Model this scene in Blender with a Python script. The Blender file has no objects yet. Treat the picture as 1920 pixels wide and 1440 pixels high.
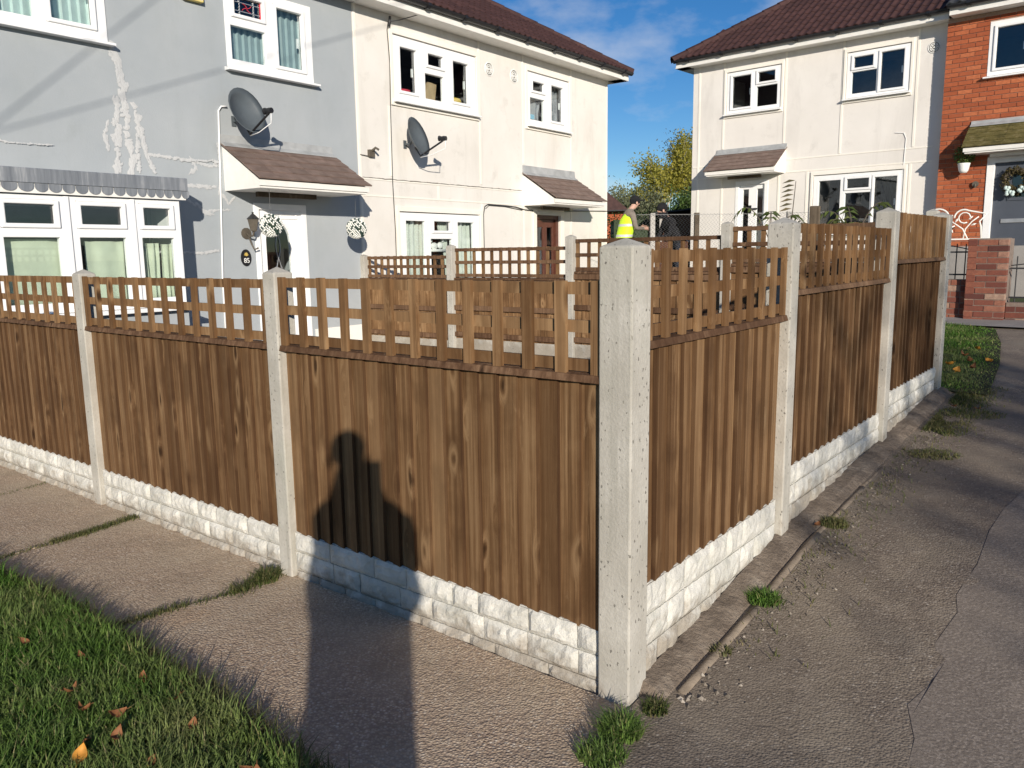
import bpy, bmesh, math, random
from mathutils import Vector, Matrix, noise
random.seed(7)
R = math.radians
S = bpy.context.scene
COL = S.collection

# ------------------------------------------------------------------ camera
def cam_axes(p, r):
    f = Vector((0, math.cos(p), -math.sin(p))); rt = Vector((1, 0, 0)); up = rt.cross(f)
    return rt*math.cos(r)+up*math.sin(r), up*math.cos(r)-rt*math.sin(r), f
cd = bpy.data.cameras.new('camera'); cam = bpy.data.objects.new('camera', cd); COL.objects.link(cam)
rt, up, fw = cam_axes(R(9.235), R(-.844))
cam.matrix_world = Matrix(((rt.x, up.x, -fw.x, 0), (rt.y, up.y, -fw.y, 0), (rt.z, up.z, -fw.z, 1.55), (0, 0, 0, 1)))
cd.sensor_width = 36; cd.lens = 36*1510/1920; cd.clip_start = .03; cd.clip_end = 3000
S.camera = cam
# ------------------------------------------------------------------ sun, sky, exposure
LIGHT = Vector((-.1703, .9512, -.2573)).normalized()
sd = bpy.data.lights.new('sun', 'SUN'); sd.energy = 4.9; sd.angle = R(.55); sd.color = (1, .915, .80)
so = bpy.data.objects.new('sun', sd); COL.objects.link(so); so.rotation_euler = LIGHT.to_track_quat('-Z', 'Y').to_euler(); so.location = (4, -20, 12)
W = bpy.data.worlds.new('World'); S.world = W; W.use_nodes = True
wn, wl = W.node_tree.nodes, W.node_tree.links
wn.clear()
wo = wn.new('ShaderNodeOutputWorld'); bg = wn.new('ShaderNodeBackground'); bg.inputs[1].default_value = .09
sky = wn.new('ShaderNodeTexSky'); sky.sky_type = 'NISHITA'; sky.sun_disc = False
sky.sun_elevation = R(14.9); sky.sun_rotation = R(169.9); sky.air_density = .85; sky.dust_density = .0; sky.ozone_density = 3.0
tc = wn.new('ShaderNodeTexCoord'); mp = wn.new('ShaderNodeMapping'); mp.inputs['Scale'].default_value = (1, 1, 2.2); mp.inputs['Location'].default_value = (.0, .35, .1)
nz = wn.new('ShaderNodeTexNoise'); nz.inputs['Scale'].default_value = 3.6; nz.inputs['Detail'].default_value = 7; nz.inputs['Roughness'].default_value = .55
rp = wn.new('ShaderNodeValToRGB'); rp.color_ramp.elements[0].position = .54; rp.color_ramp.elements[1].position = .76
rp.color_ramp.elements[1].color = (.75, .75, .75, 1)
mx = wn.new('ShaderNodeMix'); mx.data_type = 'RGBA'; mx.inputs[7].default_value = (7.6, 7.6, 7.9, 1)
wl.new(tc.outputs['Generated'], mp.inputs[0]); wl.new(mp.outputs[0], nz.inputs['Vector']); wl.new(nz.outputs[0], rp.inputs[0])
wl.new(rp.outputs[0], mx.inputs[0]); hs = wn.new('ShaderNodeHueSaturation'); hs.inputs['Saturation'].default_value = 1.28; hs.inputs['Hue'].default_value = .507; wl.new(sky.outputs[0], hs.inputs['Color']); wl.new(hs.outputs[0], mx.inputs[6]); wl.new(mx.outputs[2], bg.inputs[0]); wl.new(bg.outputs[0], wo.inputs[0])
S.view_settings.view_transform = 'Standard'; S.view_settings.look = 'None'; S.view_settings.gamma = 1; S.view_settings.exposure = 0.15
S.view_settings.use_curve_mapping = False

# ------------------------------------------------------------------ material helpers
MATS = {}
class NT:
    def __init__(s, name):
        m = bpy.data.materials.new(name); m.use_nodes = True; s.m = m; s.n = m.node_tree.nodes; s.l = m.node_tree.links
        s.b = s.n['Principled BSDF']; s.out = s.n['Material Output']; MATS[name] = m
        s.b.inputs['Roughness'].default_value = .85; s.b.inputs['Specular IOR Level'].default_value = .3
    def new(s, t, **kw):
        n = s.n.new('ShaderNode'+t)
        for k, v in kw.items():
            if k in n.inputs: n.inputs[k].default_value = v
            else: setattr(n, k, v)
        return n
    def link(s, a, b): s.l.new(a, b)
    def coord(s, scale=(1, 1, 1), rand=True, kind='Object'):
        tc = s.new('TexCoord'); mp = s.new('Mapping'); mp.inputs['Scale'].default_value = scale
        if rand:
            oi = s.new('ObjectInfo'); va = s.new('VectorMath', operation='SCALE'); va.inputs[0].default_value = (37, 51, 43)
            s.link(oi.outputs['Random'], va.inputs['Scale']); ad = s.new('VectorMath', operation='ADD')
            s.link(tc.outputs[kind], ad.inputs[0]); s.link(va.outputs[0], ad.inputs[1]); s.link(ad.outputs[0], mp.inputs[0])
        else: s.link(tc.outputs[kind], mp.inputs[0])
        return mp.outputs[0]
    def noise(s, vec, scale, detail=5, rough=.55, dist=0):
        n = s.new('TexNoise', Scale=scale, Detail=detail, Roughness=rough, Distortion=dist); s.link(vec, n.inputs['Vector']); return n.outputs[0]
    def voro(s, vec, scale, out='Distance', feature='F1', rnd=1):
        n = s.new('TexVoronoi', Scale=scale, Randomness=rnd); n.feature = feature; s.link(vec, n.inputs['Vector']); return n.outputs[out]
    def ramp(s, fac, stops):
        n = s.new('ValToRGB'); e = n.color_ramp.elements
        while len(e) < len(stops): e.new(.5)
        for el, (p, c) in zip(e, stops): el.position = p; el.color = (c[0], c[1], c[2], 1) if hasattr(c, '__len__') else (c, c, c, 1)
        s.link(fac, n.inputs[0]); return n.outputs[0]
    def mix(s, fac, a, b, mode='MIX'):
        n = s.new('Mix', data_type='RGBA'); n.blend_type = mode
        for sock, v in ((n.inputs[0], fac), (n.inputs[6], a), (n.inputs[7], b)):
            if hasattr(v, 'is_linked'): s.link(v, sock)
            elif hasattr(v, '__len__'): sock.default_value = (v[0], v[1], v[2], 1)
            else: sock.default_value = v
        return n.outputs[2]
    def math(s, op, a, b=0.):
        n = s.new('Math', operation=op)
        for sock, v in ((n.inputs[0], a), (n.inputs[1], b)):
            if hasattr(v, 'is_linked'): s.link(v, sock)
            else: sock.default_value = v
        return n.outputs[0]
    def col(s, c): 
        if hasattr(c, 'is_linked'): s.link(c, s.b.inputs['Base Color'])
        else: s.b.inputs['Base Color'].default_value = (c[0], c[1], c[2], 1)
    def bump(s, h, strength=.4, dist=.01):
        n = s.new('Bump', Strength=strength, Distance=dist); s.link(h, n.inputs['Height']); s.link(n.outputs[0], s.b.inputs['Normal'])
    def rand(s): return s.new('ObjectInfo').outputs['Random']
    def island(s): return s.new('NewGeometry').outputs['Random Per Island']

def plain(name, c, rough=.7, spec=.3, metal=0, var=.12, scale=9, bump=0):
    t = NT(name); v = t.coord()
    f = t.noise(v, scale, 5)
    t.col(t.mix(t.ramp(f, [(.3, 0), (.7, 1)]), [k*(1-var) for k in c], [min(1, k*(1+var)) for k in c]))
    t.b.inputs['Roughness'].default_value = rough; t.b.inputs['Specular IOR Level'].default_value = spec; t.b.inputs['Metallic'].default_value = metal
    if bump: t.bump(t.noise(v, scale*6, 3), bump, .005)
    return t.m

def wood(name, dark, mid, light, knots=True):
    t = NT(name); v = t.coord((1, 1, 1))
    # knots: stretched voronoi cells bend the grain round them
    mp = t.new('Mapping'); mp.inputs['Scale'].default_value = (9, 3, 2.9); t.link(v, mp.inputs[0])
    wob = t.new('TexNoise', Scale=1.1, Detail=2); t.link(mp.outputs[0], wob.inputs['Vector'])
    kv = t.new('VectorMath', operation='ADD'); wsc = t.new('VectorMath', operation='SCALE'); wsc.inputs['Scale'].default_value = .5
    t.link(wob.outputs[1], wsc.inputs[0]); t.link(mp.outputs[0], kv.inputs[0]); t.link(wsc.outputs[0], kv.inputs[1])
    kd = t.voro(kv.outputs[0], 1.0)
    mg = t.new('Mapping'); mg.inputs['Scale'].default_value = (42, 42, 1.1); t.link(v, mg.inputs[0])
    sep = t.new('SeparateXYZ'); t.link(mg.outputs[0], sep.inputs[0])
    bend = t.math('MULTIPLY', t.ramp(kd, [(0, 1), (.30, 0)]), 2.6)
    cmb = t.new('CombineXYZ'); t.link(t.math('ADD', sep.outputs[0], bend), cmb.inputs[0]); t.link(sep.outputs[1], cmb.inputs[1]); t.link(sep.outputs[2], cmb.inputs[2])
    g = t.noise(cmb.outputs[0], 1.0, 5, .62, .3)
    mf = t.new('Mapping'); mf.inputs['Scale'].default_value = (3.4, 3.4, 1.7); t.link(cmb.outputs[0], mf.inputs[0])
    fine = t.noise(mf.outputs[0], 1.0, 4, .7)
    c = t.ramp(g, [(.26, dark), (.5, mid), (.78, light)])
    c = t.mix(t.ramp(fine, [(.30, .5), (.48, 0)]), c, dark)
    mh = t.new('Mapping'); mh.inputs['Scale'].default_value = (.7, .7, 4.2); t.link(cmb.outputs[0], mh.inputs[0])
    hair = t.noise(mh.outputs[0], 1.0, 5, .7, .8)
    c = t.mix(t.ramp(hair, [(.60, 0), (.70, .5)]), c, light)
    big = t.noise(v, 2.6, 4, .6)
    c = t.mix(t.ramp(big, [(.34, .7), (.52, .0)]), c, dark)
    c = t.mix(t.ramp(big, [(.56, .0), (.72, .30)]), c, light)
    r = t.rand()
    c = t.mix(t.ramp(r, [(0, .55), (.35, 0), (.5, 0)]), c, dark)
    c = t.mix(t.ramp(r, [(.6, 0), (1, .3)]), c, light)
    kc = t.voro(kv.outputs[0], 1.0, 'Color'); ks = t.new('SeparateColor'); t.link(kc, ks.inputs[0]); on = t.math('GREATER_THAN', ks.outputs[0], .45)
    c = t.mix(t.math('MULTIPLY', on, t.ramp(kd, [(.12, .0), (.19, .6), (.33, 0)])), c, light)
    c = t.mix(t.math('MULTIPLY', on, t.ramp(kd, [(.06, .9), (.10, .4), (.14, 0)])), c, [k*.5 for k in dark])
    t.col(c); t.b.inputs['Roughness'].default_value = .8; t.b.inputs['Specular IOR Level'].default_value = .2
    t.bump(t.mix(.5, g, fine), .5, .004)
    return t.m

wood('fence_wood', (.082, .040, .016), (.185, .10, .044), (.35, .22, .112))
wood('fence_wood_edge_shade', (.045, .022, .010), (.092, .048, .022), (.16, .095, .048))  # darker sawn edges; the shade lines between laps are put into this colour
wood('fence_wood_rail', (.06, .03, .015), (.13, .07, .038), (.25, .155, .09))
wood('old_wood', (.06, .045, .03), (.13, .10, .07), (.22, .18, .13))
wood('shed_wood', (.04, .018, .011), (.085, .038, .022), (.13, .065, .04))

t = NT('post_concrete'); v = t.coord()
c = t.mix(t.ramp(t.noise(v, 5, 6), [(.3, 0), (.7, 1)]), (.37, .345, .295), (.52, .495, .44))
c = t.mix(t.ramp(t.noise(v, 60, 3), [(.35, .35), (.65, 0)]), c, (.36, .34, .30))
stn = t.noise(v, 2.2, 4); c = t.mix(t.ramp(stn, [(.58, 0), (.72, .35)]), c, (.36, .37, .30))
mp = t.new('Mapping'); mp.inputs['Scale'].default_value = (1, 1, .6); t.link(v, mp.inputs[0])
wv = t.new('TexNoise', Scale=120., Detail=2.); t.link(v, wv.inputs['Vector']); ws = t.new('VectorMath', operation='SCALE'); ws.inputs['Scale'].default_value = .012; t.link(wv.outputs[1], ws.inputs[0]); wa = t.new('VectorMath', operation='ADD'); t.link(mp.outputs[0], wa.inputs[0]); t.link(ws.outputs[0], wa.inputs[1])
pv = t.voro(wa.outputs[0], 72); pk = t.voro(wa.outputs[0], 72, 'Color'); sp = t.new('SeparateColor'); t.link(pk, sp.inputs[0])
lim = t.ramp(sp.outputs[0], [(.66, 0), (.68, .10), (1, .30)])
pit = t.math('LESS_THAN', pv, lim)
c = t.mix(t.math('MULTIPLY', pit, .8), c, (.12, .11, .095))
tcz = t.new('TexCoord'); sz = t.new('SeparateXYZ'); t.link(tcz.outputs['Object'], sz.inputs[0])
ms_ = t.new('Mapping'); ms_.inputs['Scale'].default_value = (26, 26, 1.6); t.link(v, ms_.inputs[0])
c = t.mix(t.ramp(t.noise(ms_.outputs[0], 1, 5, .65), [(.52, 0), (.70, .6)]), c, (.32, .305, .26))
spl = t.math('ADD', t.math('MULTIPLY', sz.outputs[2], -3.2), t.math('MULTIPLY', t.noise(v, 11, 5, .65), 2.2))
c = t.mix(t.ramp(spl, [(-.2, 0), (.35, .55)]), c, (.28, .235, .18)); t.col(c); t.b.inputs['Roughness'].default_value = .9
h = t.math('SUBTRACT', t.noise(v, 90, 3), t.math('MULTIPLY', pit, 3.)); t.bump(h, .5, .004)

t = NT('painted_stone'); v = t.coord()
c = t.ramp(t.noise(v, 7, 6), [(.3, (.50, .485, .435)), (.6, (.68, .66, .60))])
c = t.mix(t.ramp(t.noise(v, 22, 5), [(.55, 0), (.72, .45)]), c, (.36, .37, .31))
tcz = t.new('TexCoord'); sz = t.new('SeparateXYZ'); t.link(tcz.outputs['Object'], sz.inputs[0])
c = t.mix(t.ramp(t.noise(tcz.outputs['Object'], 3.1, 6, .65), [(.5, 0), (.68, .45)]), c, (.40, .395, .34))
spl = t.math('ADD', t.math('MULTIPLY', sz.outputs[2], -4.6), t.math('MULTIPLY', t.noise(tcz.outputs['Object'], 13, 6, .65), 1.75))
c = t.mix(t.ramp(spl, [(.05, 0), (.55, .75)]), c, (.27, .225, .17)); t.col(c)
t.bump(t.noise(v, 38, 6, .65), .7, .012)

t = NT('plain_concrete'); v = t.coord(rand=False)
c = t.ramp(t.noise(v, 4, 7), [(.3, (.36, .34, .31)), (.7, (.50, .48, .44))]); t.col(c); t.bump(t.noise(v, 90, 4), .3, .004)

t = NT('aggregate_path'); v = t.coord(rand=False)
pc = t.voro(v, 105, 'Color'); sp = t.new('SeparateColor'); t.link(pc, sp.inputs[0]); pd = t.voro(v, 105)
c = t.ramp(sp.outputs[0], [(0, (.42, .31, .205)), (.5, (.58, .445, .31)), (.85, (.66, .525, .38)), (1, (.80, .71, .57))])
c = t.mix(t.ramp(pd, [(.35, 0), (.7, .75)]), c, (.31, .22, .165))
c = t.mix(t.ramp(t.noise(v, 1.8, 6, .6), [(.40, 0), (.66, .6)]), c, (.52, .43, .31))
c = t.mix(t.ramp(t.noise(v, 3.4, 7, .7), [(.50, 0), (.68, .55)]), c, (.30, .235, .165))
c = t.mix(t.ramp(t.noise(v, 1.1, 4), [(.62, 0), (.72, .35)]), c, (.55, .33, .17))
c = t.mix(t.ramp(t.noise(v, 26, 4), [(.4, .3), (.6, 0)]), c, (.40, .30, .225)); t.col(c); t.b.inputs['Roughness'].default_value = .8
hh = t.math('ADD', t.math('MULTIPLY', pd, -1.), t.math('MULTIPLY', t.noise(v, 24, 5, .65), 1.6)); t.bump(hh, .62, .007)

t = NT('asphalt'); v = t.coord(rand=False)
pc = t.voro(v, 110, 'Color'); sp = t.new('SeparateColor'); t.link(pc, sp.inputs[0]); pd = t.voro(v, 110)
c = t.ramp(sp.outputs[0], [(0, (.19, .15, .112)), (.6, (.275, .222, .17)), (.93, (.345, .285, .22)), (1, (.52, .46, .38))])
c = t.mix(t.ramp(pd, [(.35, 0), (.75, .6)]), c, (.12, .098, .078))
c = t.mix(t.ramp(t.noise(v, 1.7, 7, .65), [(.44, 0), (.64, .75)]), c, (.30, .25, .185))
c = t.mix(t.ramp(t.noise(v, 5.5, 6, .7), [(.52, 0), (.66, .5)]), c, (.34, .285, .22))
c = t.mix(t.ramp(t.noise(v, .9, 5, .6), [(.35, .6), (.55, 0)]), c, (.155, .125, .10)); t.col(c)
t.b.inputs['Roughness'].default_value = .82
t.bump(t.math('ADD', t.math('MULTIPLY', pd, -.7), t.noise(v, 22, 6, .7)), .5, .007)
t = NT('asphalt_patch'); v = t.coord(rand=False)
pc = t.voro(v, 150, 'Color'); sp = t.new('SeparateColor'); t.link(pc, sp.inputs[0])
c = t.ramp(sp.outputs[0], [(0, (.20, .165, .132)), (.7, (.265, .22, .178)), (1, (.36, .305, .25))])
c = t.mix(t.ramp(t.noise(v, 1.6, 6), [(.4, 0), (.7, .5)]), c, (.26, .22, .18)); t.col(c); t.bump(t.noise(v, 80, 4), .5, .005)
t = NT('soil'); v = t.coord(rand=False)
c = t.ramp(t.noise(v, 9, 8, .65), [(.3, (.13, .10, .075)), (.55, (.24, .19, .145)), (.75, (.36, .30, .235))]); t.col(c); t.bump(t.noise(v, 30, 6, .7), .9, .03)
t = NT('kerb_concrete'); v = t.coord()
c = t.ramp(t.noise(v, 9, 7), [(.3, (.14, .11, .08)), (.5, (.25, .20, .15)), (.75, (.36, .29, .21))]); t.col(c); t.bump(t.noise(v, 40, 5, .65), .6, .01)
t = NT('turf'); v = t.coord(rand=False)
t.col(t.ramp(t.noise(v, 14, 6), [(.3, (.022, .03, .010)), (.7, (.05, .055, .022))])); t.bump(t.noise(v, 40, 5), .8, .03)
t = NT('gravel_chips'); t.col(t.ramp(t.island(), [(0, (.10, .085, .068)), (.75, (.22, .185, .145)), (1, (.40, .35, .29))]))

def foliage(name, stops, trans=.35, rough=.55):
    t = NT(name); v = t.coord(rand=False)
    c = t.ramp(t.island(), stops)
    c = t.mix(t.ramp(t.noise(v, 1.5, 3), [(.4, 0), (.7, .45)]), c, [k*1.25 for k in stops[-1][1]])
    t.col(c); t.b.inputs['Roughness'].default_value = rough
    tr = t.new('BsdfTranslucent'); t.link(c, tr.inputs[0]); ms = t.new('MixShader'); ms.inputs[0].default_value = trans
    t.link(t.b.outputs[0], ms.inputs[1]); t.link(tr.outputs[0], ms.inputs[2]); t.link(ms.outputs[0], t.out.inputs[0]); return t.m
foliage('grass', [(0, (.04, .10, .015)), (.45, (.10, .23, .03)), (.88, (.17, .31, .055)), (.95, (.28, .29, .10)), (1, (.40, .35, .18))], .45)
foliage('dry_grass', [(0, (.05, .085, .02)), (.6, (.11, .14, .04)), (1, (.24, .2, .10))], .4)
foliage('leaf_grey_green', [(0, (.06, .075, .04)), (.6, (.14, .165, .09)), (1, (.27, .28, .16))])
foliage('leaf_yellow', [(0, (.16, .17, .03)), (.6, (.34, .32, .05)), (1, (.52, .45, .09))], .5)
foliage('leaf_dark', [(0, (.03, .03, .016)), (.6, (.08, .07, .032)), (1, (.17, .13, .06))])
foliage('leaf_green', [(0, (.03, .06, .015)), (.6, (.07, .13, .03)), (1, (.14, .2, .05))])
foliage('leaf_hedge', [(0, (.012, .025, .008)), (.6, (.025, .05, .014)), (1, (.05, .09, .025))])
foliage('leaf_sumac', [(0, (.05, .08, .02)), (.6, (.11, .15, .04)), (1, (.2, .22, .07))], .45)
plain('dead_leaf', (.20, .085, .035), .7, var=.35, scale=30); plain('orange_leaf', (.55, .25, .04), .6, var=.3, scale=30)
plain('bark', (.11, .09, .07), .95, var=.4, scale=8, bump=.5); plain('birch_bark', (.45, .42, .37), .9, var=.35, scale=5)

def render_wall(name, a, b, dirt, streak=.35, bmp=.25):
    t = NT(name); v = t.coord(rand=False)
    c = t.mix(t.ramp(t.noise(v, .9, 7, .6), [(.32, 0), (.68, 1)]), a, b)
    mp = t.new('Mapping'); mp.inputs['Scale'].default_value = (2.6, 2.6, .5); t.link(v, mp.inputs[0])
    st = t.noise(mp.outputs[0], 1, 6, .65, .6); c = t.mix(t.ramp(st, [(.52, 0), (.8, streak)]), c, dirt)
    c = t.mix(t.ramp(t.noise(v, 3.2, 8, .7), [(.56, 0), (.74, streak)]), c, dirt)
    t.col(c); t.bump(t.noise(v, 55, 5, .7), bmp, .006); t.b.inputs['Roughness'].default_value = .92; return t.m
render_wall('grey_render', (.335, .365, .385), (.395, .42, .435), (.30, .325, .325), .4)
render_wall('cream_render', (.69, .655, .60), (.77, .74, .69), (.52, .49, .435), .55)
render_wall('white_render', (.70, .665, .615), (.78, .745, .695), (.54, .51, .465), .5)
render_wall('strip_render', (.80, .76, .68), (.86, .82, .74), (.6, .55, .47), .3)
render_wall('patch_plaster', (.45, .46, .465), (.58, .58, .57), (.40, .42, .43), .6, .8)
render_wall('white_plinth', (.74, .72, .66), (.82, .8, .75), (.5, .5, .44), .3)
plain('upvc', (.84, .84, .83), .35, .45, var=.03); plain('white_board', (.80, .78, .73), .5, .35, var=.05)
plain('black_plastic', (.014, .014, .016), .38, .5, var=.2); plain('dark_metal', (.03, .03, .032), .5, .5)
plain('white_iron', (.78, .76, .70), .5, .4, var=.06); plain('wire_grey', (.16, .16, .155), .5, .5)
plain('bronze', (.10, .085, .065), .5, .5, var=.3)
t = NT('lead'); v = t.coord(); mp = t.new('Mapping'); mp.inputs['Scale'].default_value = (18, 6, 1.5); t.link(v, mp.inputs[0])
t.col(t.ramp(t.noise(mp.outputs[0], 1, 7, .7), [(.35, (.15, .165, .185)), (.55, (.22, .235, .255)), (.75, (.42, .43, .44))])); t.b.inputs['Roughness'].default_value = .6
plain('flashing', (.36, .37, .37), .5, .4, var=.2, scale=6)
t = NT('canopy_tile'); v = t.coord()
c = t.ramp(t.noise(v, 6, 6), [(.3, (.15, .105, .085)), (.7, (.25, .18, .15))]); c = t.mix(t.ramp(t.rand(), [(0, .3), (.5, 0)]), c, (.11, .085, .07))
c = t.mix(t.ramp(t.noise(v, 16, 6, .7), [(.62, 0), (.7, .7)]), c, (.32, .30, .24)); t.col(c); t.bump(t.noise(v, 60, 4), .4, .005)
t = NT('mossy_tile'); v = t.coord()
c = t.ramp(t.noise(v, 7, 7, .65), [(.35, (.075, .065, .02)), (.55, (.16, .135, .045)), (.75, (.24, .2, .12))]); t.col(c); t.bump(t.noise(v, 35, 6, .7), 1, .02)
t = NT('roof_tile_brown'); v = t.coord()
c = t.ramp(t.noise(v, 5, 5), [(.3, (.042, .02, .018)), (.7, (.08, .038, .033))]); c = t.mix(t.ramp(t.rand(), [(0, .55), (.6, 0)]), c, (.04, .02, .018)); t.col(c)
t.bump(t.noise(v, 50, 4), .3, .004); t.b.inputs['Roughness'].default_value = .7
plain('roof_tile_grey', (.05, .052, .056), .65, .35, var=.3, scale=5)
t = NT('brick_orange'); v = t.coord()
c = t.ramp(t.rand(), [(0, (.30, .075, .03)), (.5, (.40, .105, .042)), (1, (.50, .155, .065))]); c = t.mix(t.ramp(t.noise(v, 25, 5), [(.4, .35), (.65, 0)]), c, (.24, .065, .03)); t.col(c); t.bump(t.noise(v, 120, 4), .5, .004)
t = NT('brick_mixed'); v = t.coord()
c = t.ramp(t.rand(), [(0, (.085, .03, .025)), (.3, (.19, .06, .04)), (.65, (.30, .11, .065)), (.9, (.36, .2, .14)), (1, (.42, .30, .22))]); c = t.mix(t.ramp(t.noise(v, 25, 5), [(.4, .4), (.65, 0)]), c, (.12, .05, .04)); t.col(c); t.bump(t.noise(v, 120, 4), .5, .004)
plain('mortar', (.40, .28, .21), .95, var=.15, scale=30); plain('mortar_dark', (.22, .17, .14), .95, var=.2, scale=30)
t = NT('glass'); t.n.remove(t.b)
tr = t.new('BsdfTransparent'); tr.inputs[0].default_value = (.94, .965, .96, 1); gl = t.new('BsdfGlossy', Roughness=.015); gl.inputs[0].default_value = (.95, .97, 1, 1)
fr = t.new('LayerWeight', Blend=.5); ms = t.new('MixShader'); t.link(t.math('ADD', t.math('MULTIPLY', t.math('POWER', fr.outputs['Facing'], 5.), .9), .055), ms.inputs[0]); t.link(tr.outputs[0], ms.inputs[1]); t.link(gl.outputs[0], ms.inputs[2]); t.link(ms.outputs[0], t.out.inputs[0])
plain('curtain_green', (.55, .60, .47), .9, var=.06); plain('curtain_white', (.55, .58, .52), .9, var=.08); plain('blind_blue', (.33, .42, .43), .85, var=.08); plain('blind_pale', (.55, .66, .63), .85, var=.08)
plain('room', (.10, .10, .105), .95); plain('room_dark', (.025, .026, .03), .95); plain('door_brown', (.10, .035, .022), .45, .4, var=.2); plain('door_grey', (.075, .085, .105), .45, .4, var=.05)
plain('red_toy', (.6, .05, .08), .5); plain('pink_toy', (.65, .15, .3), .5); plain('card', (.45, .33, .2), .8); plain('yellow_toy', (.6, .42, .08), .6)
plain('grey_cloth', (.22, .23, .25), .9, var=.3, scale=4); plain('hivis', (.58, .85, .03), .6, var=.06); plain('reflective', (.55, .56, .56), .35, .5)
plain('jacket_brown', (.21, .18, .15), .9, var=.2); plain('trouser_grey', (.16, .15, .13), .9, var=.2); plain('black_cloth', (.012, .012, .014), .9, var=.3); plain('skin', (.48, .29, .22), .55, var=.05)
plain('lips', (.36, .17, .14), .6); plain('navy_cloth', (.02, .022, .03), .9); plain('dish_grey', (.085, .10, .11), .5, .4, var=.08); plain('felt_roof', (.045, .047, .05), .9, var=.25)
plain('alarm_yellow', (.75, .62, .22), .5); plain('gold', (.55, .4, .1), .4); plain('white_paint', (.85, .85, .82), .5, var=.02); plain('blue_sticker', (.2, .45, .6), .6)
plain('paving', (.30, .28, .26), .9, var=.15, scale=3, bump=.3); plain('garden_ground', (.42, .40, .37), .9, var=.15, scale=2); plain('terrain', (.06, .08, .03), .95, var=.3, scale=1)
plain('silver', (.5, .5, .5), .35, .5, .6)
t = NT('berries'); t.col(t.ramp(t.island(), [(0, (.03, .06, .05)), (.32, (.05, .08, .07)), (.36, (.75, .76, .70)), (1, (.85, .85, .8))])); t.b.inputs['Roughness'].default_value = .4

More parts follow.
